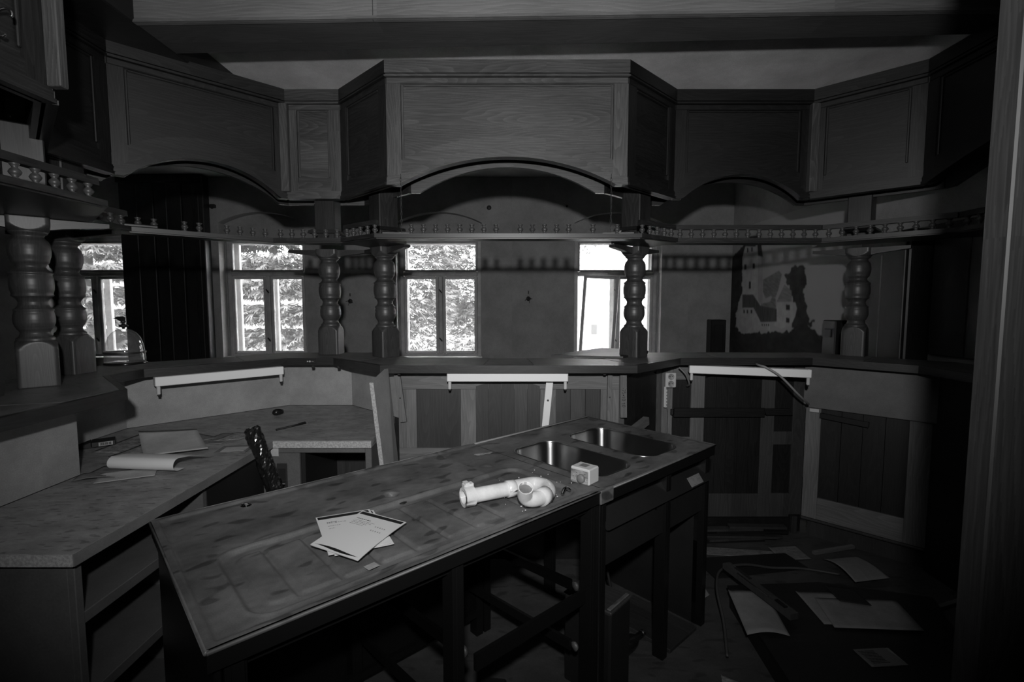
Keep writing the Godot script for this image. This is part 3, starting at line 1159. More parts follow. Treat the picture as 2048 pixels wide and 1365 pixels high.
func build_counter_top() -> void:
	var p := counter_line()
	var t := thing("bar_counter_top", "angled wooden bar counter top with a thick front edge carrying the turned pillars", "counter")
	var y := EYE - 0.337
	for i in p.size() - 1:
		var o := bay(p, i, "counter_bay", t)
		var st := sf()
		mitred(st, p, i, 0.0, 0.022, y - 0.042, y)
		part("edge_strip", done(st), mats["oak_h%d" % (i % 3)], o)
		st = sf()
		mitred(st, p, i, 0.0225, 0.335, y - 0.04, y - 0.008)
		part("core_board", done(st), mats["dark_h%d" % (i % 3)], o)
		# the tiles of the top, cut to the mitres
		var a := ends(p, i, 0.024)
		var b := ends(p, i, 0.335)
		var n := maxi(1, int(round((a.y - a.x) / 0.245)))
		for k in n:
			var fa := lerpf(a.x, a.y, float(k) / n) + (0.0012 if k > 0 else 0.0)
			var fb := lerpf(a.x, a.y, float(k + 1) / n) - (0.0012 if k < n - 1 else 0.0)
			var ra := lerpf(b.x, b.y, float(k) / n) + (0.0012 if k > 0 else 0.0)
			var rb := lerpf(b.x, b.y, float(k + 1) / n) - (0.0012 if k < n - 1 else 0.0)
			var yy := y - 0.0005 + 0.0012 * ((k * 5 + i) % 2)
			st = sf()
			hexa(st, [Vector3(ra, y - 0.008, -0.335), Vector3(rb, y - 0.008, -0.335), Vector3(fb, y - 0.008, -0.024), Vector3(fa, y - 0.008, -0.024),
				Vector3(ra, yy, -0.335), Vector3(rb, yy, -0.335), Vector3(fb, yy, -0.024), Vector3(fa, yy, -0.024)])
			part("top_tile", done(st), mats["tile"], o)
	# small black switch plate on the counter's edge
	var o := thing("switch_plate", "small black switch plate with white marks on the counter edge below the third pillar", "switch", Vector3(-1.205, y - 0.02, -2.972))
	var st := sf()
	bx(st, Vector3(-0.031, -0.013, 0), Vector3(0.031, 0.013, 0.006), 0.002)
	part("plate", done(st), mats["ink"], o)
	for k in [[-0.015, 0.005], [-0.002, 0.006], [0.012, 0.0025], [0.020, 0.002]]:
		st = sf(true)
		lathe(st, [[0.0, 0.0], [k[1], 0.0], [k[1] * 0.8, 0.003], [0.0, 0.003]], Vector3.ZERO, 10)
		var b := part("mark", done(st), mats["white_plastic"], o)
		b.transform = Transform3D(Basis(Vector3.RIGHT, PI / 2), Vector3(k[0], 0.001, 0.006))


# ---------------------------------------------------------------- the bar's front, seen from inside
func frame_piece(o: Node3D, called: String, x0: float, x1: float, y0: float, y1: float, z: float, m: String, th := 0.018) -> void:
	var st := sf()
	bx(st, Vector3(x0, y0, z), Vector3(x1, y1, z + th), 0.002)
	part(called, done(st), mats[m], o)


func boards(o: Node3D, x0: float, x1: float, y0: float, y1: float, z: float, n: int, kind := "board_v", arch := 0.0) -> void:
	for k in n:
		var a := lerpf(x0, x1, float(k) / n)
		var b := lerpf(x0, x1, float(k + 1) / n) - 0.0012
		var st := sf()
		if arch > 0.0:
			var poly := PackedVector2Array([Vector2(b, y0), Vector2(a, y0)])
			for q in 5:
				var x := lerpf(a, b, q / 4.0)
				var t := (x - x0) / (x1 - x0) * 2.0 - 1.0
				poly.append(Vector2(x, y1 - arch * t * t))
			prism(st, poly, z, z + 0.012)
		else:
			bx(st, Vector3(a, y0, z), Vector3(b, y1, z + 0.012 - 0.0012 * ((k * 3) % 2)), 0.001)
		part("board", done(st), mats[kind + str((k * 2 + n) % 3) if kind == "board_v" else kind], o)


func build_bar_front() -> void:
	var p := offset_line(counter_line(), 0.15)
	var yt := EYE - 0.382
	var t := thing("bar_panelling", "framed wooden panels and white boards below the bar counter top", "bar")
	var wy := EYE - 0.655
	for i in p.size() - 1:
		var o := bay(p, i, "front_bay", t)
		var e := ends(p, i, 0.0)
		var l := e.y
		if i <= 5:
			var y0 := 0.0 if i < 5 else 0.0
			var st := sf()
			mitred(st, p, i, 0.0, 0.02, wy + 0.002, yt)
			part("laminate_board", done(st), mats["laminate"], o)
			st = sf()
			mitred(st, p, i, 0.002, 0.02, y0, wy)
			part("lower_board", done(st), mats["board_v0"], o)
		elif i == 6:
			var x0: float = -p[6].x
			var f := func(a: float) -> float: return a + x0
			frame_piece(o, "rail", 0.0, l, yt - 0.11, yt, -0.02, "pine_h0")
			frame_piece(o, "rail", 0.0, l, 0.30, EYE - 0.829, -0.02, "pine_h1")
			frame_piece(o, "stile", 0.0, f.call(-0.538), EYE - 0.829, yt - 0.11, -0.02, "pine_v0")
			frame_piece(o, "stile", f.call(-0.29), f.call(-0.203), EYE - 0.829, yt - 0.11, -0.02, "pine_v1")
			frame_piece(o, "stile", f.call(0.158), f.call(0.248), EYE - 0.829, yt - 0.11, -0.02, "pine_v2")
			frame_piece(o, "stile", f.call(0.499), l, EYE - 0.829, yt - 0.11, -0.02, "pine_v0")
			boards(o, f.call(-0.538), f.call(-0.29), EYE - 0.83, yt - 0.109, -0.026, 1)
			boards(o, f.call(-0.203), f.call(0.158), EYE - 0.83, yt - 0.062, -0.012, 5, "board_v", 0.03)
			boards(o, f.call(0.248), f.call(0.499), EYE - 0.83, yt - 0.109, -0.026, 3)
			var st := sf()
			bx(st, Vector3(0, 0.08, -0.03), Vector3(l, yt, -0.027))
			bx(st, Vector3(0, 0.0, -0.06), Vector3(l, 0.3, -0.03))
			part("backing", done(st), mats["dark_h0"], o)
		elif i == 7:
			frame_piece(o, "stile", 0.0, 0.06, 0.15, yt, -0.02, "pine_v1")
			frame_piece(o, "stile", l - 0.07, l, 0.15, yt, -0.02, "pine_v2")
			frame_piece(o, "rail", 0.06, l - 0.07, yt - 0.05, yt, -0.02, "pine_h1")
			boards(o, 0.06, l - 0.07, 0.30, yt - 0.02, -0.012, 2, "dark_v1", 0.05)
			frame_piece(o, "rail", 0.06, l - 0.07, 0.15, 0.30, -0.02, "pine_h2")
			var st := sf()
			bx(st, Vector3(0, 0.0, -0.05), Vector3(l, yt, -0.027))
			part("backing", done(st), mats["dark_h0"], o)
		elif i == 8:
			# right flat bay: stiles at local positions
			var x0: float = -p[8].x
			var f := func(a: float) -> float: return a + x0
			var s := [[-1.0, 1.017], [1.134, 1.22], [1.581, 1.667], [1.784, 9.0]]
			for k in s.size():
				var a: float = 0.0 if s[k][0] < 0 else f.call(s[k][0])
				var b: float = l if s[k][1] > 5 else f.call(s[k][1])
				frame_piece(o, "stile", a, b, 0.13 if k in [0, 3] else 0.27, yt, -0.02, "pine_v%d" % (k % 3) if k < 2 else "board_v2")
			frame_piece(o, "rail", f.call(1.017), f.call(1.134), yt - 0.11, yt, -0.02, "pine_h0")
			boards(o, f.call(1.017), f.call(1.134), EYE - 0.86, yt - 0.11, -0.026, 1, "dark_v0")
			frame_piece(o, "rail", f.call(1.017), f.call(1.134), 0.13, EYE - 0.86, -0.02, "pine_h2")
			boards(o, f.call(1.22), f.call(1.581), 0.27, yt - 0.07, -0.014, 5, "dark_v2", 0.03)
			frame_piece(o, "rail", f.call(1.22), f.call(1.581), yt - 0.07, yt, -0.02, "board_v1", 0.014)
			frame_piece(o, "rail", f.call(1.134), f.call(1.784), 0.115, 0.27, -0.02, "board_v2")
			boards(o, f.call(1.667), f.call(1.784), EYE - 0.825, yt - 0.08, -0.026, 1, "dark_v1")
			frame_piece(o, "rail", f.call(1.667), f.call(1.784), EYE - 0.91, EYE - 0.825, -0.02, "board_v2")
			boards(o, f.call(1.667), f.call(1.784), 0.27, EYE - 0.91, -0.026, 1, "dark_v0")
			var st := sf()
			bx(st, Vector3(0, 0.115, -0.04), Vector3(l, yt, -0.027))
			part("backing", done(st), mats["dark_h0"], o)
			st = sf()
			bx(st, Vector3(0, 0.0, -0.06), Vector3(l + 0.02, 0.112, -0.04))
			part("kick_board", done(st), mats["dark_h1"], o)
			st = sf()
			bx(st, Vector3(l - 0.05, 0.0, -0.035), Vector3(l - 0.015, 0.113, -0.01), 0.002)
			part("foot", done(st), mats["board_v0"], o)
		elif i == 9:
			var st := sf()
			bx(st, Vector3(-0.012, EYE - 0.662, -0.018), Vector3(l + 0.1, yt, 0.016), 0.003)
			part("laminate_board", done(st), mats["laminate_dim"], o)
			frame_piece(o, "stile", 0.0, 0.085, 0.125, EYE - 0.665, -0.02, "pine_v1")
			frame_piece(o, "stile", l - 0.10, l, 0.125, EYE - 0.665, -0.02, "pine_v2")
			frame_piece(o, "rail", 0.085, l - 0.10, 0.125, 0.265, -0.02, "pine_h1")
			boards(o, 0.085, l - 0.10, 0.265, EYE - 0.665, -0.026, 4, "dark_v1")
			st = sf()
			bx(st, Vector3(0, 0.11, -0.03), Vector3(l, 0.125, 0.012), 0.004)
			part("base_trim", done(st), mats["board_v1"], o)
			st = sf()
			bx(st, Vector3(0.03, 0.0, -0.05), Vector3(l, 0.109, -0.03))
			part("kick_board", done(st), mats["board_v0"], o)
			st = sf()
			bx(st, Vector3(0, 0.11, -0.04), Vector3(l, yt, -0.03))
			part("backing", done(st), mats["dark_h0"], o)
		else:
			var st := sf()
			mitred(st, p, i, 0.0, 0.02, 0.0, yt)
			part("lower_board", done(st), mats["dark_h1"], o)


# ---------------------------------------------------------------- the low work counter at the left
const WY := EYE - 0.655


func build_work_counter() -> void:
	var t := thing("work_counter", "low L-shaped work counter with chipped chipboard edges at the left", "counter")
	var p := offset_line(counter_line(), 0.148)
	var out := PackedVector2Array([Vector2(-1.143, -1.254), Vector2(-1.131, -2.317), Vector2(-0.665, -2.317), Vector2(-0.665, -2.795), p[5], p[4], p[3], p[2], p[1], Vector2(p[1].x, -1.254)])
	var st := sf()
	slab(st, out, WY - 0.034, WY)
	part("worktop", done(st), mats["worktop"], t)
	st = sf()
	bx(st, Vector3(-1.636, WY - 0.0342, -1.2535), Vector3(-1.143, WY - 0.003, -1.2505))
	bx(st, Vector3(-1.1302, WY - 0.0342, -2.3165), Vector3(-0.6645, WY - 0.003, -2.3135))
	part("chipped_edge", done(st), mats["chipboard"], t)
	st = sf()
	hexa(st, [Vector3(-1.1315, WY - 0.034, -2.316), Vector3(-1.1285, WY - 0.034, -2.316), Vector3(-1.1395, WY - 0.034, -1.252), Vector3(-1.1435, WY - 0.034, -1.252),
		Vector3(-1.1315, WY - 0.002, -2.316), Vector3(-1.1285, WY - 0.002, -2.316), Vector3(-1.1395, WY - 0.002, -1.252), Vector3(-1.1435, WY - 0.002, -1.252)])
	part("edge_band", done(st), mats["laminate_grey"], t)
	var b := WY - 0.036
	st = sf()
	bx(st, Vector3(-1.636, 0, -1.30), Vector3(-1.185, b, -1.28), 0.002)
	part("end_panel", done(st), mats["cabinet"], t)
	st = sf()
	bx(st, Vector3(-1.185, 0, -1.302), Vector3(-1.165, b, -1.278), 0.002)
	part("end_edge", done(st), mats["cabinet"], t)
	# open shelves facing the room
	for y in [0.10, 0.40, 0.635]:
		st = sf()
		bx(st, Vector3(-1.60, y, -1.84), Vector3(-1.185, y + 0.018, -1.302))
		part("shelf", done(st), mats["cabinet"], t)
		st = sf()
		bx(st, Vector3(-1.185, y - 0.014, -1.84), Vector3(-1.168, y + 0.02, -1.302), 0.002)
		part("shelf_edge", done(st), mats["cabinet"], t)
	st = sf()
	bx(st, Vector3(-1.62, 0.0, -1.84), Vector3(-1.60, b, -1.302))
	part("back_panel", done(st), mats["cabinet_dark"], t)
	st = sf()
	bx(st, Vector3(-1.62, 0.0, -1.86), Vector3(-1.17, b, -1.84))
	part("partition", done(st), mats["cabinet"], t)
	# closed front with a pull strip
	st = sf()
	bx(st, Vector3(-1.19, 0.08, -2.30), Vector3(-1.17, b - 0.02, -1.862), 0.003)
	var d := part("drawer_front", done(st), mats["cabinet_dark"], t)
	st = sf()
	bx(st, Vector3(-1.17, EYE - 0.704, -2.0), Vector3(-1.158, EYE - 0.694, -1.80), 0.003)
	part("pull_strip", done(st), mats["steel_bright"], d)
	st = sf()
	bx(st, Vector3(-1.19, 0, -2.335), Vector3(-1.165, b, -2.302), 0.002)
	part("corner_post", done(st), mats["cabinet"], t)
	# the face towards the camera: a panel with a recessed catch, an opening, a side panel
	st = sf()
	bx(st, Vector3(-1.164, 0, -2.355), Vector3(-1.015, b - 0.03, -2.337), 0.002)
	var f := part("front_panel", done(st), mats["cabinet"], t)
	st = sf()
	bx(st, Vector3(-1.123, EYE - 0.905, -2.336), Vector3(-1.074, EYE - 0.77, -2.331), 0.002)
	part("catch_plate", done(st), mats["dark_metal"], f)
	st = sf()
	bx(st, Vector3(-1.115, EYE - 0.86, -2.331), Vector3(-1.082, EYE - 0.795, -2.3295))
	part("catch_recess", done(st), mats["black"], f)
	st = sf(true)
	var arc_pts := []
	for k in 7:
		var a := PI * 0.9 * k / 6.0
		arc_pts.append(Vector3(0, EYE - 0.868 + 0.012 * cos(a), -2.329 + 0.012 * sin(a)))
	for k in 6:
		var a0: Vector3 = arc_pts[k]
		var a1: Vector3 = arc_pts[k + 1]
		quad(st, a0 + Vector3(-1.115, 0, 0), a1 + Vector3(-1.115, 0, 0), a1 + Vector3(-1.080, 0, 0), a0 + Vector3(-1.080, 0, 0))
	part("catch_lever", done(st), mats["steel_bright"], f)
	st = sf()
	bx(st, Vector3(-1.164, b - 0.028, -2.352), Vector3(-0.70, b, -2.334), 0.002)
	part("top_rail", done(st), mats["cabinet"], t)
	st = sf()
	bx(st, Vector3(-0.70, 0, -2.76), Vector3(-0.67, b, -2.334), 0.002)
	part("side_panel", done(st), mats["cabinet"], t)
	st = sf()
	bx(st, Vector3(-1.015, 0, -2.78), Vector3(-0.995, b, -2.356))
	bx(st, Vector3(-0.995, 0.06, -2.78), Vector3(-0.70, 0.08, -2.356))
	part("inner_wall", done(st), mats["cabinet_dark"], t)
	st = sf()
	bx(st, Vector3(-1.0, 0.08, -2.80), Vector3(-0.70, b - 0.16, -2.785))
	part("inner_back", done(st), mats["board_v0"], t)
	st = sf()
	bx(st, Vector3(-1.148, EYE - 0.735, -2.3335), Vector3(-1.112, EYE - 0.692, -2.3322))
	part("paper_tab", done(st), mats["paper"], f)


# ---------------------------------------------------------------- the sink unit
func sink_frame() -> Transform3D:
	var a := 0.73704
	return Transform3D(Basis(Vector3(cos(a), 0, -sin(a)), Vector3.UP, Vector3(sin(a), 0, cos(a))), Vector3(-1.0654, 0, -1.4279))


func on_sink(s: float, v: float, up := 0.0) -> Vector3:
	return sink_frame() * Vector3(s, EYE - 0.65 + up, v)


func rr_sdf(p: Vector2, c: Vector2, h: Vector2, r: float) -> float:
	var q := (p - c).abs() - h + Vector2(r, r)
	return Vector2(maxf(q.x, 0), maxf(q.y, 0)).length() + minf(maxf(q.x, q.y), 0.0) - r


func build_sink() -> void:
	var t := thing("sink_unit", "long steel bar sink with a ribbed drainer and two basins on an open frame", "sink")
	t.transform = sink_frame()
	var y := EYE - 0.65
	# drainer sheet as a relief
	var st := sf(true)
	var nx := 260
	var nz := 150
	var sx := 1.2
	var sz := 0.743
	var rel := func(s: float, v: float) -> float:
		var h := 0.0
		var e := minf(minf(s, v), sz - v)
		h += 0.007 * clampf((0.022 - e) / 0.008, 0.0, 1.0)
		var d := rr_sdf(Vector2(s, v), Vector2(0.608, 0.522), Vector2(0.512, 0.168), 0.05)
		h -= 0.009 * smoothstep(0.005, -0.005, d)
		h += 0.0030 * exp(-pow((d - 0.010) / 0.0045, 2.0))
		var d2 := rr_sdf(Vector2(s, v), Vector2(0.608, 0.522), Vector2(0.478, 0.134), 0.03)
		if d2 < 0.02:
			var f := smoothstep(0.004, -0.004, d2)
			var q := fposmod(s - 0.198 + 0.0505, 0.101) - 0.0505
			var lift := 0.0058 * f
			lift *= smoothstep(0.003, 0.009, absf(q))
			h += lift
		for hole in [[0.63, 0.283, 0.024, 0.014], [1.05, 0.283, 0.018, 0.003]]:
			var r := Vector2(s - hole[0], v - hole[1]).length()
			h -= hole[3] * smoothstep(hole[2], hole[2] * 0.72, r)
			h += 0.0012 * exp(-pow((r - hole[2] * 1.25) / 0.004, 2.0))
		h += 0.0007 * noise.get_noise_2d(s * 9.0, v * 9.0)
		return h
	noise.seed = 77
	var hs := []
	for i in nx + 1:
		var col := PackedFloat32Array()
		for j in nz + 1:
			col.append(rel.call(sx * i / nx, sz * j / nz))
		hs.append(col)
	for i in nx:
		for j in nz:
			var a := Vector3(sx * i / nx, y + hs[i][j], sz * j / nz)
			var b := Vector3(sx * (i + 1) / nx, y + hs[i + 1][j], sz * j / nz)
			var c := Vector3(sx * (i + 1) / nx, y + hs[i + 1][j + 1], sz * (j + 1) / nz)
			var d := Vector3(sx * i / nx, y + hs[i][j + 1], sz * (j + 1) / nz)
			quad(st, a, d, c, b)
	part("drainer_sheet", done(st), mats["steel"], t)
	# basin sheet with two rounded openings
	var basins := [[1.383, 0.42, 0.133, 0.242], [1.745, 0.417, 0.138, 0.236]]
	st = sf()
	var mid := 1.5635
	var rims := []
	for k in 2:
		var c := Vector2(basins[k][0], basins[k][1])
		var h := Vector2(basins[k][2], basins[k][3])
		var x0 := 1.203 if k == 0 else mid
		var x1 := mid if k == 0 else 2.011
		var angs := []
		for q in 120:
			angs.append(TAU * q / 120.0)
		for q in [Vector2(x0, 0), Vector2(x1, 0), Vector2(x1, sz), Vector2(x0, sz)]:
			angs.append(fposmod((q - c).angle(), TAU))
		angs.sort()
		var rim := []
		var outer := []
		for a in angs:
			var d := Vector2(cos(a), sin(a))
			var lo := 0.0
			var hi := 0.5
			for it in 30:
				var m := (lo + hi) / 2.0
				if rr_sdf(c + d * m, c, h, 0.075) < 0.0:
					lo = m
				else:
					hi = m
			rim.append(c + d * lo)
			var r := 9.0
			if d.x > 1e-6:
				r = minf(r, (x1 - c.x) / d.x)
			if d.x < -1e-6:
				r = minf(r, (x0 - c.x) / d.x)
			if d.y > 1e-6:
				r = minf(r, (sz - c.y) / d.y)
			if d.y < -1e-6:
				r = minf(r, (0.0 - c.y) / d.y)
			outer.append(c + d * r)
		rims.append(rim)
		for q in rim.size():
			var q1 := (q + 1) % rim.size()
			quad(st, Vector3(rim[q].x, y, rim[q].y), Vector3(rim[q1].x, y, rim[q1].y), Vector3(outer[q1].x, y, outer[q1].y), Vector3(outer[q].x, y, outer[q].y))
	part("basin_sheet", done(st), mats["steel"], t)
	for k in 2:
		var c := Vector2(basins[k][0], basins[k][1])
		var rim: Array = rims[k]
		st = sf(true)
		var prof := [[1.0, 0.0], [0.992, -0.0015], [0.982, -0.008], [0.978, -0.03], [0.962, -0.13], [0.945, -0.165], [0.89, -0.185], [0.75, -0.193], [0.22, -0.199], [0.2, -0.206], [0.0, -0.206]]
		for j in prof.size() - 1:
			for q in rim.size():
				var q1 := (q + 1) % rim.size()
				var pts := []
				for w in [[q, j], [q1, j], [q1, j + 1], [q, j + 1]]:
					var r: Vector2 = c + (rim[w[0]] - c) * prof[w[1]][0]
					pts.append(Vector3(r.x, y + prof[w[1]][1], r.y))
				var uvs := [Vector2(float(q) / rim.size(), j * 0.1), Vector2(float(q + 1) / rim.size(), j * 0.1), Vector2(float(q + 1) / rim.size(), j * 0.1 + 0.1), Vector2(float(q) / rim.size(), j * 0.1 + 0.1)]
				for w in ([0, 2, 1, 0, 3, 2] if prof[j + 1][0] > 0.0 else [0, 2, 1]):
					st.set_uv(uvs[w])
					st.add_vertex(pts[w])
		var ba := part("basin", done(st), mats["steel_basin"], t)
		st = sf(true)
		var ring := []
		for q in rim.size() + 1:
			var r: Vector2 = rim[q % rim.size()]
			ring.append(Vector3(r.x, y + 0.0012, r.y))
		tube(st, ring, 0.0022, 6, false)
		part("basin_rim", done(st), mats["steel_bright"], ba)
		st = sf(true)
		lathe(st, [[0.0, 0.0], [0.045, 0.0], [0.045, 0.003], [0.03, 0.004], [0.02, 0.001], [0.0, 0.001]], Vector3(c.x, y - 0.207, c.y), 24)
		part("drain", done(st), mats["steel_bright"], ba)
	# rolled edges and aprons
	st = sf(true)
	tube(st, [Vector3(0.0, y + 0.001, 0.0), Vector3(2.011, y + 0.001, 0.0)], 0.0065, 8)
	part("back_edge", done(st), mats["steel_edge"], t)
	st = sf(true)
	tube(st, [Vector3(0.0, y - 0.001, 0.0), Vector3(0.0, y - 0.001, 0.743)], 0.0055, 8)
	tube(st, [Vector3(0.0, y - 0.001, 0.743), Vector3(1.2, y - 0.001, 0.743)], 0.0045, 8)
	tube(st, [Vector3(1.203, y - 0.001, 0.743), Vector3(2.011, y - 0.001, 0.743), Vector3(2.011, y - 0.001, 0.0)], 0.0055, 8)
	part("front_edge", done(st), mats["steel"], t)
	st = sf()
	bx(st, Vector3(0.0, y - 0.042, 0.735), Vector3(1.2, y, 0.743))
	bx(st, Vector3(1.203, y - 0.045, 0.735), Vector3(2.011, y, 0.743))
	bx(st, Vector3(0.0, y - 0.042, 0.0), Vector3(0.006, y, 0.735))
	bx(st, Vector3(2.005, y - 0.045, 0.0), Vector3(2.011, y, 0.735))
	bx(st, Vector3(0.006, y - 0.042, 0.0), Vector3(2.005, y - 0.002, 0.005))
	part("apron", done(st), mats["steel_dark"], t)
	st = sf()
	bx(st, Vector3(1.17, y - 0.046, 0.728), Vector3(1.243, y + 0.004, 0.749), 0.003)
	part("joint_cover", done(st), mats["steel"], t)
	# end panel at the left
	st = sf()
	bx(st, Vector3(0.012, 0.06, 0.01), Vector3(0.026, y - 0.03, 0.73), 0.003)
	part("end_panel", done(st), mats["steel_dark"], t)
	st = sf()
	bx(st, Vector3(0.03, 0.06, 0.02), Vector3(1.17, y - 0.05, 0.032), 0.003)
	part("back_panel", done(st), mats["steel_dark"], t)
	# legs: slim channel posts at the front and back
	for s in [0.03, 0.565, 1.145, 1.19, 1.625, 1.955]:
		for v in [0.70, 0.06]:
			st = sf()
			bx(st, Vector3(s, 0.0, v - 0.02), Vector3(s + 0.012, y - 0.045, v + 0.03), 0.001)
			bx(st, Vector3(s + 0.012, 0.0, v + 0.018), Vector3(s + 0.036, y - 0.045, v + 0.03), 0.001)
			bx(st, Vector3(s + 0.030, 0.0, v - 0.02), Vector3(s + 0.042, y - 0.045, v + 0.022), 0.001)
			part("leg", done(st), mats["steel_dark"], t)
	for s in [1.176]:
		st = sf()
		bx(st, Vector3(s + 0.004, 0.02, 0.731), Vector3(s + 0.010, y - 0.05, 0.737), 0.001)
		part("bright_strip", done(st), mats["steel_bright"], t)
	# cross rails
	for v in [0.08, 0.69]:
		st = sf()
		bx(st, Vector3(0.04, y - 0.075, v), Vector3(1.96, y - 0.05, v + 0.02))
		part("top_rail", done(st), mats["steel_dark"], t)
		st = sf()
		bx(st, Vector3(0.04, 0.10, v), Vector3(1.16, 0.125, v + 0.02))
		part("low_rail", done(st), mats["steel_dark"], t)
	# drawer runners left hanging in the open frame
	for q in [[0.62, 0.52, 0.12], [0.62, 0.52, 0.60], [0.60, 0.30, 0.60], [1.10, 0.52, 0.60], [1.10, 0.52, 0.12], [1.10, 0.30, 0.60]]:
		st = sf()
		bar(st, Vector3(q[0], q[1] - 0.04, 0.10), Vector3(q[0], q[1], 0.68), 0.012, 0.035)
		var r := part("drawer_runner", done(st), mats["steel_dark"], t)
		st = sf(true)
		lathe(st, [[0.0, 0.0], [0.016, 0.0], [0.016, 0.008], [0.0, 0.008]], Vector3.ZERO, 14)
		var w := part("roller", done(st), mats["cabinet"], r)
		w.transform = Transform3D(Basis(Vector3.BACK, PI / 2), Vector3(q[0] + 0.012, q[1] - 0.004, 0.69))
	st = sf()
	bar(st, Vector3(0.66, EYE - 1.03, 0.70), Vector3(1.15, EYE - 1.03, 0.70), 0.012, 0.05)
	part("front_rail", done(st), mats["steel_dark"], t)
	# fascia under the basins and the panel box beneath
	st = sf()
	hexa(st, [Vector3(1.222, y - 0.155, 0.735), Vector3(1.985, y - 0.155, 0.735), Vector3(1.985, y - 0.150, 0.748), Vector3(1.222, y - 0.150, 0.748),
		Vector3(1.222, y - 0.09, 0.695), Vector3(1.985, y - 0.09, 0.695), Vector3(1.985, y - 0.087, 0.705), Vector3(1.222, y - 0.087, 0.705)])
	var fa := part("fascia", done(st), mats["cabinet_dark"], t)
	st = sf()
	hexa(st, [Vector3(1.80, y - 0.143, 0.748), Vector3(1.90, y - 0.143, 0.748), Vector3(1.90, y - 0.142, 0.750), Vector3(1.80, y - 0.142, 0.750),
		Vector3(1.80, y - 0.110, 0.7225), Vector3(1.90, y - 0.110, 0.7225), Vector3(1.90, y - 0.109, 0.7255), Vector3(1.80, y - 0.109, 0.7255)])
	part("type_plate", done(st), mats["paper_grey"], fa)
	st = sf()
	bx(st, Vector3(1.222, y - 0.30, 0.70), Vector3(1.985, y - 0.156, 0.716), 0.002)
	var fb := part("front_panel", done(st), mats["cabinet_dark"], t)
	st = sf(true)
	lathe(st, [[0.0, 0.0], [0.007, 0.0], [0.006, 0.004], [0.0, 0.005]], Vector3.ZERO, 10)
	var sc := part("screw", done(st), mats["chrome"], fb)
	sc.transform = Transform3D(Basis(Vector3.RIGHT, PI / 2), Vector3(1.568, y - 0.18, 0.716))
	st = sf()
	bx(st, Vector3(1.955, 0.0, 0.06), Vector3(1.965, y - 0.05, 0.70))
	part("side_plate", done(st), mats["cabinet_dark"], t)


# ---------------------------------------------------------------- strip lamps below the counter top
func strip_lamp(a: Vector3, b: Vector3, label: String) -> Node3D:
	var t := thing("strip_lamp", label, "lamp", a, "white strip lamps under the counter edge")
	var d := b - a
	var l := d.length()
	var x := d / l
	var z := x.cross(Vector3.UP).normalized()
	t.transform = Transform3D(Basis(x, z.cross(x), z), a)
	var st := sf()
	bx(st, Vector3(0, -0.047, -0.06), Vector3(l, 0, 0), 0.003)
	part("housing", done(st), mats["white_lamp"], t)
	for s in [0.006, l - 0.022]:
		st = sf()
		bx(st, Vector3(s, -0.090, -0.022), Vector3(s + 0.016, -0.047, -0.004), 0.003)
		part("tube_holder", done(st), mats["white_plastic"], t)
		st = sf()
		bx(st, Vector3(s + 0.002, -0.098, -0.020), Vector3(s + 0.014, -0.090, -0.008), 0.002)
		part("contact", done(st), mats["ink"], t)
	for s in [0.12, 0.8]:
		st = sf(true)
		lathe(st, [[0.0, -0.006], [0.013, -0.004], [0.014, 0.0], [0.0, 0.0]], Vector3(l * s, -0.047, -0.03), 12)
		part("screw_cap", done(st), mats["grey_plastic"], t)
	return t


func build_lamps() -> void:
	var y := EYE - 0.381
	var t := strip_lamp(Vector3(-1.796, y, -2.492), Vector3(-1.345, y, -2.925), "white strip lamp without a tube above the low work counter")
	t = strip_lamp(Vector3(-0.349, y, -2.655), Vector3(0.301, y, -2.655), "white strip lamp without a tube under the middle counter edge")
	t = strip_lamp(Vector3(1.068, y - 0.002, -2.985), Vector3(1.715, y - 0.008, -2.835), "white strip lamp hanging askew under the right counter edge beside the cable")
	# clips and hooks under the edge
	for k in [[-1.19, -2.97, "below the black switch plate"], [-1.03, -2.95, "right of the black switch plate, at the bend"], [-0.61, -2.68, "above the nailed batten left of the middle strip lamp"], [0.50, -2.68, "right of the middle strip lamp, above the pale batten"], [-0.088, -2.668, "at the middle strip lamp's upper edge"]]:
		var st := sf()
		bx(st, Vector3(k[0] - 0.008, EYE - 0.396, k[1] - 0.008), Vector3(k[0] + 0.008, EYE - 0.379, k[1] + 0.008), 0.003)
		var o := part("lamp_clip", done(st), mats["dark_metal"])
		tag(o, "little dark metal clip " + k[2], "clip", "lamp clips under the counter edge")


# ---------------------------------------------------------------- loose things on and under the counter
func simple(called: String, st: SurfaceTool, m: String, label: String, category: String, group := "") -> MeshInstance3D:
	var o := part(called, done(st), mats[m])
	tag(o, label, category, group)
	return o


func paper(called: String, c: Array, m: String, label: String, category: String, bend: Callable, y: float, group := "", thick := 0.0012) -> MeshInstance3D:   # c: three corners (x, z): start, along, across
	var a := Vector3(c[0].x, y, c[0].y)
	var u := Vector3(c[1].x, y, c[1].y) - a
	var v := Vector3(c[2].x, y, c[2].y) - a
	var st := sf(true)
	sheet(st, a, u, v, bend, 14, 10, thick)
	return simple(called, st, m, label, category, group)


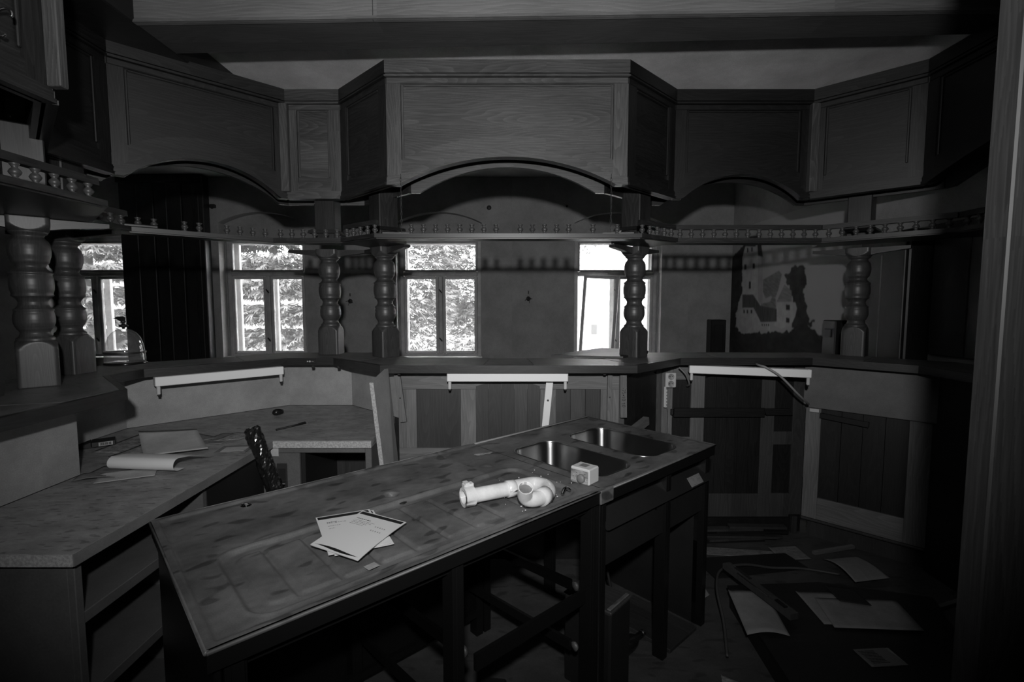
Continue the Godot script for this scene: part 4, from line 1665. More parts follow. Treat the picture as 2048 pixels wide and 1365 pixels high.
func build_on_counter() -> void:
	var y := EYE - 0.337
	# shiny dome with a lever, on the left stretch of the counter
	var t := thing("dome_bell", "shiny glass dome with a small black lever on top, on the left counter", "bell", Vector3(-2.10, y, -2.70))
	var st := sf(true)
	lathe(st, [[0.0, 0.0], [0.096, 0.0], [0.098, 0.006], [0.092, 0.012], [0.0, 0.012]], Vector3.ZERO, 40)
	part("base", done(st), mats["black_film"], t)
	st = sf(true)
	lathe(st, [[0.092, 0.012], [0.092, 0.03], [0.089, 0.07], [0.083, 0.11], [0.072, 0.145], [0.055, 0.170], [0.034, 0.186], [0.012, 0.192], [0.0, 0.193]], Vector3.ZERO, 48)
	var cm: StandardMaterial3D = mat("dome", 0.25, 0.03)
	cm.albedo_color.a = 0.22
	cm.transparency = BaseMaterial3D.TRANSPARENCY_ALPHA
	part("dome", done(st), cm, t)
	st = sf(true)
	lathe(st, [[0.0935, 0.058], [0.0945, 0.062], [0.0935, 0.068]], Vector3.ZERO, 40)
	part("ring", done(st), mats["black"], t)
	st = sf(true)
	lathe(st, [[0.006, 0.19], [0.007, 0.197], [0.020, 0.201], [0.022, 0.207], [0.018, 0.213], [0.007, 0.216], [0.007, 0.222], [0.012, 0.226], [0.012, 0.234], [0.0, 0.237]], Vector3.ZERO, 20)
	part("knob", done(st), mats["black"], t)
	st = sf()
	prism(st, PackedVector2Array([Vector2(0.008, 0.236), Vector2(0.010, 0.252), Vector2(-0.004, 0.258), Vector2(-0.024, 0.256), Vector2(-0.052, 0.247), Vector2(-0.030, 0.243), Vector2(-0.012, 0.232)]), -0.007, 0.007)
	part("lever", done(st), mats["black"], t)
	# black board lying on the counter behind the right middle pillar
	st = sf()
	hexa(st, [Vector3(0.24, y + 0.002, -3.045), Vector3(0.60, y + 0.002, -3.33), Vector3(0.88, y + 0.002, -3.22), Vector3(0.66, y + 0.002, -2.955),
		Vector3(0.24, y + 0.012, -3.045), Vector3(0.60, y + 0.030, -3.33), Vector3(0.88, y + 0.020, -3.22), Vector3(0.66, y + 0.012, -2.955)])
	simple("black_tray", st, "black", "flat black board lying on the counter behind the right middle pillar", "board")
	# leaning chipboard panel at the end of the work counter
	t = thing("leaning_panel", "white-faced chipboard panel leaning upright against the counter edge beside the work counter", "panel")
	st = sf()
	hexa(st, [Vector3(-0.555, 0.0, -2.56), Vector3(-0.535, 0.0, -2.56), Vector3(-0.522, 0.0, -2.28), Vector3(-0.542, 0.0, -2.28),
		Vector3(-0.668, EYE - 0.352, -2.605), Vector3(-0.650, EYE - 0.350, -2.605), Vector3(-0.672, EYE - 0.392, -2.40), Vector3(-0.690, EYE - 0.392, -2.40)])
	part("face", done(st), mats["laminate"], t)
	st = sf()
	hexa(st, [Vector3(-0.5425, 0.0, -2.281), Vector3(-0.5215, 0.0, -2.281), Vector3(-0.5215, 0.0, -2.277), Vector3(-0.5425, 0.0, -2.277),
		Vector3(-0.6905, EYE - 0.3915, -2.401), Vector3(-0.6715, EYE - 0.3915, -2.401), Vector3(-0.6715, EYE - 0.3915, -2.397), Vector3(-0.6905, EYE - 0.3915, -2.397)])
	part("chipped_edge", done(st), mats["chipboard"], t)
	# roll wrapped in black film
	st = sf()
	var a := Vector3(-1.128, EYE - 0.545, -2.13)
	var b := Vector3(-0.78, 0.036, -2.06)
	var n := 26
	var rings := []
	var ax := (b - a).normalized()
	var s1 := ax.cross(Vector3.BACK).normalized()
	var s2 := ax.cross(s1)
	noise.seed = 5
	for i in 111:
		var f := i / 110.0
		var ring := []
		for k in n:
			var ang := TAU * k / n
			var r := 0.031 + 0.005 * noise.get_noise_3d(cos(ang) * 1.2, sin(ang) * 1.2, f * 16.0) + 0.0045 * absf(noise.get_noise_3d(cos(ang) * 2.2, sin(ang) * 2.2, f * 34.0)) + 0.002 * noise.get_noise_3d(cos(ang) * 5.0, sin(ang) * 5.0, f * 90.0)
			if i == 0:
				r *= 0.82
			ring.append(a.lerp(b, f) + (s1 * cos(ang) + s2 * sin(ang)) * r + ax * (0.006 * noise.get_noise_2d(cos(ang) * 3.0, sin(ang) * 3.0) if i == 0 else 0.0))
		rings.append(ring)
	for i in 110:
		for k in n:
			var k1 := (k + 1) % n
			quad(st, rings[i][k], rings[i][k1], rings[i + 1][k1], rings[i + 1][k])
	for k in range(1, n - 1):
		tri(st, rings[0][0], rings[0][k + 1], rings[0][k])
		tri(st, rings[110][0], rings[110][k], rings[110][k + 1])
	simple("wrapped_roll", st, "black_film", "long roll wrapped in shiny crinkled black film leaning against the work counter", "roll")
	# papers
	var w := WY + 0.0015
	var flat := func(_x: float, _y: float) -> float: return 0.0
	paper("loose_paper", [Vector2(-1.83, -2.13), Vector2(-1.84, -2.47), Vector2(-1.62, -2.10)], "paper_dim", "dim printed sheet lying flat beneath the black cigarette packet", "paper", flat, w, "papers on the work counter")
	paper("loose_paper", [Vector2(-1.74, -2.28), Vector2(-1.60, -2.46), Vector2(-1.55, -2.18)], "paper_grey", "grey worn sheet lying flat behind the big curling white sheet", "paper", flat, w + 0.0015, "papers on the work counter")
	paper("loose_paper", [Vector2(-1.70, -2.06), Vector2(-1.66, -2.20), Vector2(-1.52, -2.0)], "paper_dim", "small list of printed lines lying left of the big curling sheet", "paper", func(x: float, _y: float) -> float: return 0.012 * x * x, w + 0.003, "papers on the work counter")
	paper("loose_paper", [Vector2(-1.60, -1.77), Vector2(-1.62, -1.94), Vector2(-1.45, -1.80)], "paper_grey", "crumpled clear-coated sheet under the left end of the folded-over brochure", "paper", func(x: float, v: float) -> float: return 0.010 * maxf(0.0, sin(6.0 * x + 3.0 * v)), w + 0.0015, "papers on the work counter")
	paper("loose_paper", [Vector2(-1.50, -1.745), Vector2(-1.56, -1.85), Vector2(-1.34, -1.83)], "paper", "white sheet sticking out from under the front of the folded-over brochure", "paper", flat, w + 0.003, "papers on the work counter")
	paper("loose_paper", [Vector2(-1.46, -2.24), Vector2(-1.44, -2.44), Vector2(-1.34, -2.26)], "paper_grey", "scrap of torn dark printed paper right behind the big curling sheet", "paper", flat, w, "papers on the work counter")
	paper("loose_paper", [Vector2(-1.40, -2.30), Vector2(-1.38, -2.44), Vector2(-1.29, -2.33)], "paper_dim", "torn printed paper beside the top of the black wrapped roll", "paper", flat, w + 0.0015, "papers on the work counter")
	paper("curling_sheet", [Vector2(-1.515, -2.015), Vector2(-1.71, -2.25), Vector2(-1.315, -2.12)], "paper", "big blank white sheet with a curling far edge on the work counter", "paper", func(x: float, v: float) -> float: return 0.004 + 0.035 * pow(x, 3.0) * (1.2 - 0.8 * v) + 0.012 * v * v * x, w + 0.016, "papers on the work counter")
	# brochure folded over itself: a sheet bent into a half tube
	st = sf(true)
	var prof := []
	for k in 15:
		var ang := -PI * 0.47 + PI * 1.02 * k / 14.0
		prof.append(Vector2(0.033 * sin(ang), 0.033 - 0.033 * cos(ang)))
	prof = [Vector2(0.030, 0.0)]
	for k in 13:
		var ang := PI * 0.98 * k / 12.0
		prof.append(Vector2(-0.030 - 0.028 * sin(ang) * 0.95 + 0.030, 0.024 - 0.024 * cos(ang)))
	prof.append(Vector2(0.05, 0.043))
	prof.append(Vector2(0.09, 0.032))
	prof.append(Vector2(0.125, 0.022))
	var o0 := Vector3(-1.555, w + 0.006, -1.905)
	var ux := Vector3(0.995, 0, 0.10).normalized()
	var bk := Vector3(0.10, 0, -0.995).normalized()
	for k in prof.size() - 1:
		var pa: Vector3 = o0 + bk * prof[k].x + Vector3.UP * prof[k].y
		var pb: Vector3 = o0 + bk * prof[k + 1].x + Vector3.UP * prof[k + 1].y
		var sh: float = 0.045 * clampf((prof[k].x - 0.02) / 0.1, 0.0, 1.0) if k > 10 else 0.0
		var sh2: float = 0.045 * clampf((prof[k + 1].x - 0.02) / 0.1, 0.0, 1.0) if k >= 10 else 0.0
		var wid := ux * 0.275
		quad(st, pa + ux * sh, pa + wid + ux * sh, pb + wid + ux * sh2, pb + ux * sh2)
	var br := simple("folded_brochure", st, "paper_bright", "bright white brochure folded over into a roll at the front of the papers", "brochure", "papers on the work counter")
	br.set_meta("kind", "thing")
	# photo-like card near the roll
	t = thing("framed_card", "small pale card with a darker border left of the black wrapped roll", "card", Vector3(-1.225, w + 0.0015, -2.165), "papers on the work counter")
	t.rotation_degrees.y = 8
	st = sf()
	bx(st, Vector3(-0.068, 0, -0.06), Vector3(0.062, 0.0025, 0.05))
	part("border", done(st), mats["paper_grey"], t)
	st = sf()
	bx(st, Vector3(-0.046, 0.0025, -0.028), Vector3(0.05, 0.0035, 0.036))
	part("picture", done(st), mats["paper"], t)
	# cigarette packet
	t = thing("cigarette_packet", "opened black cigarette packet with a white barcode on the work counter", "packet", Vector3(-1.868, w + 0.003, -2.225))
	t.rotation_degrees.y = 38
	st = sf()
	bx(st, Vector3(-0.03, 0, -0.045), Vector3(0.055, 0.023, 0.028), 0.002)
	part("box", done(st), mats["black"], t)
	st = sf()
	hexa(st, [Vector3(-0.085, 0, -0.04), Vector3(-0.032, 0.0, -0.042), Vector3(-0.032, 0, 0.026), Vector3(-0.085, 0, 0.02),
		Vector3(-0.08, 0.008, -0.036), Vector3(-0.032, 0.024, -0.042), Vector3(-0.032, 0.024, 0.026), Vector3(-0.08, 0.008, 0.016)])
	part("lid", done(st), mats["ink"], t)
	st = sf()
	bx(st, Vector3(-0.005, 0.003, 0.028), Vector3(0.045, 0.020, 0.0295))
	var lb := part("label_field", done(st), mats["paper"], t)
	for k in 9:
		st = sf()
		bx(st, Vector3(0.0 + 0.0045 * k, 0.006, 0.0295), Vector3(0.0018 + 0.0045 * k + 0.0008 * (k % 3), 0.018, 0.0300))
		part("bar", done(st), mats["ink"], lb)
	# pen, cork, wire
	st = sf(true)
	tube(st, [Vector3(-1.195, w + 0.006, -2.49), Vector3(-1.105, w + 0.006, -2.635)], 0.005, 10)
	var pen := simple("ballpoint_pen", st, "ink", "black ballpoint pen lying on the work counter between the black roll and the far edge", "pen")
	st = sf()
	bar(st, Vector3(-1.128, w + 0.012, -2.598), Vector3(-1.106, w + 0.0125, -2.633), 0.003, 0.003)
	part("clip", done(st), mats["black_film"], pen)
	t = thing("dark_stopper", "dark rounded stopper lying on its side at the back of the work counter", "stopper", Vector3(-1.352, w + 0.017, -2.85))
	t.rotation_degrees = Vector3(0, 40, 0)
	st = sf(true)
	lathe(st, [[0.0, -0.03], [0.012, -0.027], [0.017, -0.01], [0.019, 0.008], [0.016, 0.024], [0.007, 0.032], [0.0, 0.033]], Vector3.ZERO, 18)
	var q := part("body", done(st), mats["black_film"], t)
	q.rotation_degrees = Vector3(0, 0, 90)
	st = sf(true)
	tube(st, curve([Vector3(-1.10, w + 0.002, -2.66), Vector3(-1.085, w + 0.003, -2.70), Vector3(-1.062, w + 0.002, -2.69), Vector3(-1.045, w + 0.002, -2.72)]), 0.002, 6)
	simple("bent_wire", st, "cable_grey", "short bent piece of wire lying right of the pen on the work counter", "wire")
	# battens and the hanging slat on the bar front
	var z := -2.765
	for k in [
		[-0.638, EYE - 0.40, -0.606, EYE - 0.67, 0.034, "pine_v0", "narrow nailed batten at the left edge of the middle bar panel"],
		[0.545, EYE - 0.385, 0.543, EYE - 0.675, 0.026, "pine_v1", "narrow pale batten nailed to the right stile of the middle bar panel"],
		[0.617, EYE - 0.395, 0.623, EYE - 0.645, 0.036, "pine_v2", "pale batten with pencilled writing at the right corner of the middle bay"]]:
		t = thing("nailed_batten", k[5 + 1], "batten", Vector3.ZERO, "battens on the bar front")
		st = sf()
		bar(st, Vector3(k[0], k[1], z + 0.010), Vector3(k[2], k[3], z + 0.010), k[4], 0.018, Vector3.BACK)
		part("strip", done(st), mats[k[5]], t)
		st = sf(true)
		lathe(st, [[0.0, 0.0], [0.004, 0.0], [0.003, 0.002], [0.0, 0.002]], Vector3.ZERO, 8)
		var nl := part("nail", done(st), mats["ink"], t)
		nl.transform = Transform3D(Basis(Vector3.RIGHT, PI / 2), Vector3((k[0] + k[2]) / 2.0, (k[1] + k[3]) / 2.0, z + 0.019))
		if k[5] == "pine_v2":
			for m in [["-75", 0.0], ["10", -0.042], ["10", -0.078]]:
				var tm := TextMesh.new()
				var sfn := SystemFont.new()
				sfn.font_names = ["Droid Sans"]
				tm.font = sfn
				tm.text = m[0]
				tm.font_size = 24
				tm.pixel_size = 0.0011
				tm.depth = 0.001
				var o := MeshInstance3D.new()
				o.name = "pencil_mark"
				o.mesh = tm
				o.material_override = mats["ink"]
				t.add_child(o, true)
				o.transform = Transform3D(Basis(Vector3.BACK, -PI / 2 + 0.1), Vector3(0.621, EYE - 0.495 + m[1], z + 0.0195))
	t = thing("plastic_strip", "white plastic slat with one screw hanging down from the middle strip lamp", "slat")
	st = sf()
	bar(st, Vector3(0.208, EYE - 0.43, -2.725), Vector3(0.184, EYE - 0.715, -2.75), 0.038, 0.006, Vector3.BACK)
	part("strip", done(st), mats["white_lamp"], t)
	st = sf(true)
	lathe(st, [[0.0, 0.0], [0.006, 0.0], [0.005, 0.003], [0.0, 0.003]], Vector3.ZERO, 10)
	q = part("screw", done(st), mats["dark_metal"], t)
	q.transform = Transform3D(Basis(Vector3.RIGHT, PI / 2), Vector3(0.199, EYE - 0.545, -2.732))
	# socket, channel, cables, battens on the right bay
	var zr := -3.106
	t = thing("double_socket", "white double socket at the left end of the right bar panels", "socket", Vector3(0.99, EYE - 0.488, zr))
	st = sf()
	bx(st, Vector3(-0.033, -0.046, 0), Vector3(0.033, 0.046, 0.022), 0.004)
	part("cover", done(st), mats["white_plastic"], t)
	for s in [-1.0, 1.0]:
		st = sf(true)
		lathe(st, [[0.0, 0.001], [0.014, 0.001], [0.0165, 0.004], [0.019, 0.004], [0.019, 0.0], [0.0, 0.0]], Vector3.ZERO, 24)
		var so := part("outlet", done(st), mats["grey_plastic"], t)
		so.transform = Transform3D(Basis(Vector3.RIGHT, PI / 2), Vector3(0, s * 0.022, 0.0215))
		for d in [-1.0, 1.0]:
			st = sf(true)
			lathe(st, [[0.0, 0.0], [0.0032, 0.0], [0.0032, 0.0015], [0.0, 0.0015]], Vector3.ZERO, 8)
			var ho := part("hole", done(st), mats["ink"], so)
			ho.position = Vector3(d * 0.0075, 0.001, 0.0)
	t = thing("cable_channel", "narrow grey cable channel with a toothed broken cover running down below the double socket", "channel", Vector3(0.985, 0, zr))
	st = sf()
	prism(st, PackedVector2Array([Vector2(-0.028, EYE - 0.54), Vector2(-0.028, EYE - 0.665), Vector2(-0.010, EYE - 0.67), Vector2(-0.006, EYE - 0.69), Vector2(-0.006, EYE - 0.83), Vector2(0.008, EYE - 0.83), Vector2(0.008, EYE - 0.66), Vector2(0.014, EYE - 0.65), Vector2(0.014, EYE - 0.54)]), 0.0, 0.012)
	part("channel", done(st), mats["pine_v1"], t)
	st = sf()
	var poly := PackedVector2Array([Vector2(-0.035, EYE - 0.53), Vector2(-0.035, EYE - 0.66), Vector2(-0.020, EYE - 0.66)])
	for k in 6:
		poly.append(Vector2(-0.014, EYE - 0.655 + 0.02 * k))
		poly.append(Vector2(-0.022, EYE - 0.645 + 0.02 * k))
	poly.append(Vector2(-0.022, EYE - 0.53))
	prism(st, poly, 0.012, 0.018)
	part("broken_cover", done(st), mats["white_plastic"], t)
	st = sf(true)
	tube(st, curve([Vector3(1.02, EYE - 0.40, -3.03), Vector3(1.055, EYE - 0.44, -3.01), Vector3(1.085, EYE - 0.50, -3.03), Vector3(1.095, EYE - 0.525, -3.09)]), 0.006, 8)
	simple("cable_end", st, "cable_grey", "short grey cable stub hanging between the double socket and the right strip lamp", "cable")
	st = sf(true)
	tube(st, curve([Vector3(1.46, EYE - 0.371, -2.964), Vector3(1.45, EYE - 0.372, -2.91), Vector3(1.47, EYE - 0.380, -2.868), Vector3(1.54, EYE - 0.43, -2.835), Vector3(1.64, EYE - 0.53, -2.83), Vector3(1.75, EYE - 0.60, -2.92), Vector3(1.815, EYE - 0.625, -3.03), Vector3(1.83, EYE - 0.635, -3.066)]), 0.006, 10)
	simple("loose_cable", st, "grey_plastic", "thick grey cable drooping over the right strip lamp down to the white board", "cable")
	t = thing("cross_batten", "long dark batten lying level across the flat right bar panels", "batten")
	st = sf()
	bx(st, Vector3(1.015, EYE - 0.722, -3.10), Vector3(1.585, EYE - 0.665, -3.085), 0.002)
	part("strip", done(st), mats["dark_h2"], t)
	st = sf()
	prism(st, PackedVector2Array([Vector2(1.575, EYE - 0.668), Vector2(1.59, EYE - 0.708), Vector2(1.755, EYE - 0.708), Vector2(1.74, EYE - 0.668)]), -3.10, -3.078)
	part("end_piece", done(st), mats["dark_h0"], t)
	st = sf()
	bx(st, Vector3(0.996, EYE - 0.71, -3.104), Vector3(1.012, EYE - 0.672, -3.088), 0.003)
	part("hinge", done(st), mats["ink"], t)
	# block of wood lying in the right corner bay, on its ledge
	st = sf()
	bar(st, Vector3(0.685, EYE - 0.735, -2.79), Vector3(0.80, EYE - 0.705, -2.93), 0.035, 0.045)
	simple("wood_block", st, "pine_h0", "small pale wooden block jammed in the dark corner bay right of the middle panel", "block")
	# bits on the right slanting board
	st = sf()
	bar(st, Vector3(1.905, EYE - 0.70, -3.045), Vector3(2.075, EYE - 0.715, -2.86), 0.02, 0.03)
	simple("bevelled_strip", st, "dark_h1", "short dark strip under the white board of the slanting right bar panel", "strip")
	st = sf()
	bar(st, Vector3(1.868, EYE - 0.675, -3.09), Vector3(1.905, EYE - 0.675, -3.055), 0.02, 0.02)
	simple("white_catch", st, "white_plastic", "tiny white plastic door catch under the corner of the right white board", "catch")


# ---------------------------------------------------------------- things on the sink
func ring_cap(st: SurfaceTool, a: Vector3, d: Vector3, r: float, l: float, n := 24) -> void:   # a collar of radius r and length l from a along d
	tube(st, [a, a + d * l], r, n)


func printed(w: int, h: int, sd: int, kind: int) -> ImageTexture:   # the print on a leaflet: dark band, rows of unreadable small type
	var im := Image.create(w, h, false, Image.FORMAT_RGB8)
	im.fill(Color(0.86, 0.86, 0.86))
	var r := RandomNumberGenerator.new()
	r.seed = sd
	var put := func(x: int, y: int, ww: int, hh: int, c: float) -> void:
		im.fill_rect(Rect2i(x, y, ww, hh), Color(c, c, c))
	if kind < 2:
		put.call(int(w * 0.03), int(h * 0.02), int(w * 0.94), int(h * 0.075), 0.10)
		var rows := [[0.20, 0.10, 0.42, 0.018], [0.25, 0.10, 0.55, 0.010], [0.285, 0.10, 0.50, 0.010], [0.32, 0.10, 0.42, 0.010], [0.355, 0.10, 0.38, 0.010]]
		if kind == 1:
			rows = [[0.20, 0.16, 0.34, 0.018], [0.235, 0.16, 0.5, 0.010], [0.31, 0.16, 0.48, 0.010], [0.38, 0.16, 0.36, 0.010]]
		for q in rows:
			var x := int(w * q[1])
			while x < int(w * q[2]):
				var ww := r.randi_range(3, 10)
				put.call(x, int(h * q[0]), ww, maxi(2, int(h * q[3])), r.randf_range(0.05, 0.3))
				x += ww + 3
		if kind == 0:
			for q in [0.30, 0.40]:
				for k in 5:
					put.call(int(w * (0.62 + 0.05 * k)), int(h * (q + 0.002 * k)), int(w * 0.022), int(h * 0.022), 0.45)
			for k in int(w * 0.9):
				put.call(int(w * 0.05) + k, int(h * 0.955 - h * 0.045 * sin(PI * k / (w * 0.9)) * (1.0 - float(k) / w)), 1, maxi(1, int(h * 0.045 * sin(PI * k / (w * 0.9)))), 0.06)
	else:
		im.fill(Color(0.62, 0.62, 0.62))
		for q in 9:
			var x := int(w * 0.08)
			while x < int(w * 0.55):
				var ww := r.randi_range(2, 8)
				put.call(x, int(h * (0.12 + 0.085 * q)), ww, int(h * 0.055), 0.06)
				x += ww + 2
	return ImageTexture.create_from_image(im)


func leaflet(c: Array, up: float, tex: Texture2D, label: String, bow: float) -> Node3D:   # c: corners (s, v): top left, top right, bottom left
	var t := thing("leaflet", label, "leaflet", Vector3.ZERO, "leaflets on the sink drainer")
	var st := sf(true)
	var n := 12
	var f := func(i: int, j: int) -> Vector3:
		var x := float(i) / n
		var y := float(j) / n
		var q: Vector2 = c[0] + (c[1] - c[0]) * x + (c[2] - c[0]) * y
		return on_sink(q.x, q.y, up + bow * sin(PI * y) * (0.4 + 0.6 * x))
	for i in n:
		for j in n:
			for w in [[i, j], [i + 1, j], [i + 1, j + 1], [i, j], [i + 1, j + 1], [i, j + 1]]:
				st.set_uv(Vector2(float(w[0]) / n, float(w[1]) / n))
				st.add_vertex(f.call(w[0], w[1]))
	var m := StandardMaterial3D.new()
	m.resource_name = "print"
	m.albedo_texture = tex
	m.albedo_color = g(0.80)
	m.roughness = 0.6
	part("cover", done(st), m, t)
	st = sf(true)
	for i in n:
		for j in n:
			quad(st, f.call(i, j) - Vector3(0, 0.0022, 0), f.call(i + 1, j) - Vector3(0, 0.0022, 0), f.call(i + 1, j + 1) - Vector3(0, 0.0022, 0), f.call(i, j + 1) - Vector3(0, 0.0022, 0))
	for i in n:
		quad(st, f.call(i, n) - Vector3(0, 0.0022, 0), f.call(i + 1, n) - Vector3(0, 0.0022, 0), f.call(i + 1, n), f.call(i, n))
		quad(st, f.call(0, i) - Vector3(0, 0.0022, 0), f.call(0, i + 1) - Vector3(0, 0.0022, 0), f.call(0, i + 1), f.call(0, i))
		quad(st, f.call(n, i), f.call(n, i + 1), f.call(n, i + 1) - Vector3(0, 0.0022, 0), f.call(n, i) - Vector3(0, 0.0022, 0))
	part("inner_pages", done(st), mats["paper_bright"], t)
	return t


func build_on_sink() -> void:
	# white siphon pipe
	var t := thing("siphon_pipe", "white plastic drain trap with a flange and a U bend lying on the sink", "pipe")
	var r := 0.0235
	var y := 0.031
	var a := on_sink(0.765, 0.540, y + 0.003)
	var b := on_sink(0.928, 0.577, y)
	var d := (b - a).normalized()
	var st := sf(true)
	tube(st, [a, b], r, 28, false)
	part("straight_pipe", done(st), mats["pipe"], t)
	st = sf(true)
	tube(st, [a - d * 0.020, a + d * 0.014], 0.0315, 28, false)
	lathe_disc(st, a - d * 0.020, d, 0.021, 0.0315)
	lathe_disc(st, a + d * 0.014, -d, 0.022, 0.0315)
	tube(st, [a - d * 0.020, a + d * 0.01], 0.021, 28, false)
	part("flange", done(st), mats["pipe"], t)
	st = sf(true)
	lathe_disc(st, a + d * 0.0, d, 0.0, 0.021)
	part("inside", done(st), mats["paper_grey"], t)
	st = sf()
	var up := Vector3.UP
	var sd := d.cross(up)
	bar(st, a - d * 0.014 + up * 0.030 - sd * 0.014, a + d * 0.018 + up * 0.032 - sd * 0.014, 0.020, 0.014)
	bar(st, a - d * 0.004 + up * 0.036 - sd * 0.026, a - d * 0.004 + up * 0.036 - sd * 0.002, 0.014, 0.014)
	part("lug", done(st), mats["pipe"], t)
	st = sf(true)
	tube(st, [a + d * 0.135, a + d * 0.165], 0.0275, 28)
	part("coupling", done(st), mats["pipe"], t)
	st = sf(true)
	var bend := curve([b - d * 0.008, on_sink(0.962, 0.586, y), on_sink(0.995, 0.598, y), on_sink(1.008, 0.625, y), on_sink(1.002, 0.655, y), on_sink(0.978, 0.680, y), on_sink(0.945, 0.692, y)], 7)
	tube(st, bend, 0.0255, 28)
	part("u_bend", done(st), mats["pipe"], t)
	st = sf(true)
	tube(st, [on_sink(0.962, 0.688, y), on_sink(0.928, 0.696, y)], 0.0285, 28)
	part("coupling", done(st), mats["pipe"], t)
	st = sf(true)
	var out := curve([on_sink(0.935, 0.694, y), on_sink(0.908, 0.690, y), on_sink(0.888, 0.682, y + 0.004), on_sink(0.876, 0.681, y + 0.016), on_sink(0.867, 0.690, y + 0.034), on_sink(0.860, 0.700, y + 0.052)], 7)
	tube(st, out, 0.0235, 28, false)
	part("outlet_bend", done(st), mats["pipe"], t)
	var e: Vector3 = out[-1]
	var ed: Vector3 = (out[-1] - out[-2]).normalized()
	st = sf(true)
	lathe_disc(st, e, -ed, 0.0205, 0.0235)
	tube(st, [e, e - ed * 0.03], 0.0205, 28, false)
	part("outlet_rim", done(st), mats["pipe"], t)
	st = sf(true)
	lathe_disc(st, e - ed * 0.012, -ed, 0.0, 0.0205)
	part("inside", done(st), mats["paper_grey"], t)
	# small box
	t = thing("valve_box", "small white box with a round knob standing at the near basin's rim", "box")
	t.transform = sink_frame() * Transform3D(Basis(Vector3.UP, 0.12), Vector3(1.205, EYE - 0.65 + 0.002, 0.645))
	st = sf()
	bx(st, Vector3(-0.030, 0.0, -0.040), Vector3(0.036, 0.058, 0.040), 0.004)
	part("housing", done(st), mats["white_plastic"], t)
	st = sf()
	bx(st, Vector3(-0.010, 0.058, -0.018), Vector3(0.020, 0.0588, 0.012))
	part("label_patch", done(st), mats["cable_grey"], t)
	st = sf()
	bx(st, Vector3(-0.0312, 0.004, -0.036), Vector3(-0.0302, 0.050, 0.036))
	part("printed_side", done(st), mats["paper_dim"], t)
	st = sf(true)
	lathe(st, [[0.0, 0.0], [0.016, 0.0], [0.015, 0.008], [0.010, 0.011], [0.0, 0.011]], Vector3.ZERO, 20)
	var kn := part("knob", done(st), mats["cable_grey"], t)
	kn.transform = Transform3D(Basis(Vector3.BACK, PI / 2), Vector3(-0.0312, 0.022, 0.008))
	# leaflets
	leaflet([Vector2(0.362, 0.322), Vector2(0.508, 0.372), Vector2(0.303, 0.562)], 0.013, printed(256, 360, 3, 1), "middle one of three leaflets on the sink, its black top band half hidden", 0.001)
	leaflet([Vector2(0.375, 0.335), Vector2(0.517, 0.380), Vector2(0.316, 0.570)], 0.010, printed(256, 360, 8, 1), "bottom one of three leaflets on the sink, only corners showing", 0.0)
	leaflet([Vector2(0.484, 0.376), Vector2(0.541, 0.536), Vector2(0.286, 0.484)], 0.0165, printed(256, 384, 5, 0), "topmost of three leaflets on the sink, lying crosswise with a black band", 0.004)
	# crown cap
	t = thing("bottle_cap", "crimped metal bottle cap lying near the back edge of the sink", "cap")
	t.transform = Transform3D(Basis(), on_sink(0.243, 0.052, 0.0005))
	st = sf(true)
	var n := 42
	for j in 3:
		for k in n:
			var pts := []
			for w in [[k, j], [k + 1, j], [k + 1, j + 1], [k, j + 1]]:
				var ang: float = TAU * w[0] / n
				var base: float = [0.0165, 0.0145, 0.0128, 0.0][w[1]]
				var cr: float = [0.0013, 0.0007, 0.0, 0.0][w[1]] * cos(ang * 21.0)
				pts.append(Vector3(cos(ang) * (base + cr), [0.0, 0.004, 0.0065, 0.0068][w[1]], sin(ang) * (base + cr)))
			quad(st, pts[0], pts[3], pts[2], pts[1])
	part("crown", done(st), mats["chrome"], t)
	st = sf(true)
	lathe(st, [[0.0, 0.0066], [0.007, 0.0069], [0.0, 0.0071]], Vector3.ZERO, 14)
	part("print", done(st), mats["cable_grey"], t)
	# scraps
	st = sf()
	var poly := PackedVector2Array([Vector2(0, 0), Vector2(0.03, -0.006), Vector2(0.055, 0.002), Vector2(0.085, -0.004), Vector2(0.07, 0.01), Vector2(0.05, 0.008), Vector2(0.03, 0.018), Vector2(0.006, 0.014)])
	slab(st, poly, 0.0, 0.003)
	var sc := simple("torn_scrap", st, "paper_dim", "torn pale paper scrap lying at the back of the sink left of the basins", "scrap")
	sc.transform = sink_frame() * Transform3D(Basis(Vector3.UP, -0.35), Vector3(1.108, EYE - 0.65 + 0.001, 0.125))
	st = sf()
	bx(st, Vector3(-0.014, 0, -0.012), Vector3(0.016, 0.0008, 0.012))
	sc = simple("sticker", st, "laminate", "small faded sticker near the front edge of the drainer below the leaflets", "sticker")
	sc.transform = sink_frame() * Transform3D(Basis(Vector3.UP, 0.1), Vector3(0.368, EYE - 0.65 - 0.0002, 0.664))
	st = sf(true)
	tube(st, curve([on_sink(1.055, 0.675, 0.003), on_sink(1.072, 0.668, 0.014), on_sink(1.09, 0.664, 0.013), on_sink(1.102, 0.668, 0.003)], 5), 0.006, 10)
	simple("chrome_clip", st, "chrome", "little bright chrome clip lying on the drainer right of the white trap", "clip")
	st = sf()
	for k in 46:
		var s := rng.randf_range(0.85, 1.16)
		var v := rng.randf_range(0.42, 0.69)
		var p := on_sink(s, v, 0.002 if s < 1.1 else 0.004)
		var z := rng.randf_range(0.0012, 0.003)
		bar(st, p, p + Vector3(z, 0.0005, rng.randf_range(-z, z)), z, z)
	var cr := simple("plaster_crumbs", st, "paper_bright", "scattered pale crumbs on the drainer around the white trap", "crumbs")
	cr.set_meta("kind", "stuff")
	st = sf()
	slab(st, PackedVector2Array([Vector2(0, 0), Vector2(0.016, 0.004), Vector2(0.022, 0.012), Vector2(0.008, 0.012)]), 0.0, 0.002)
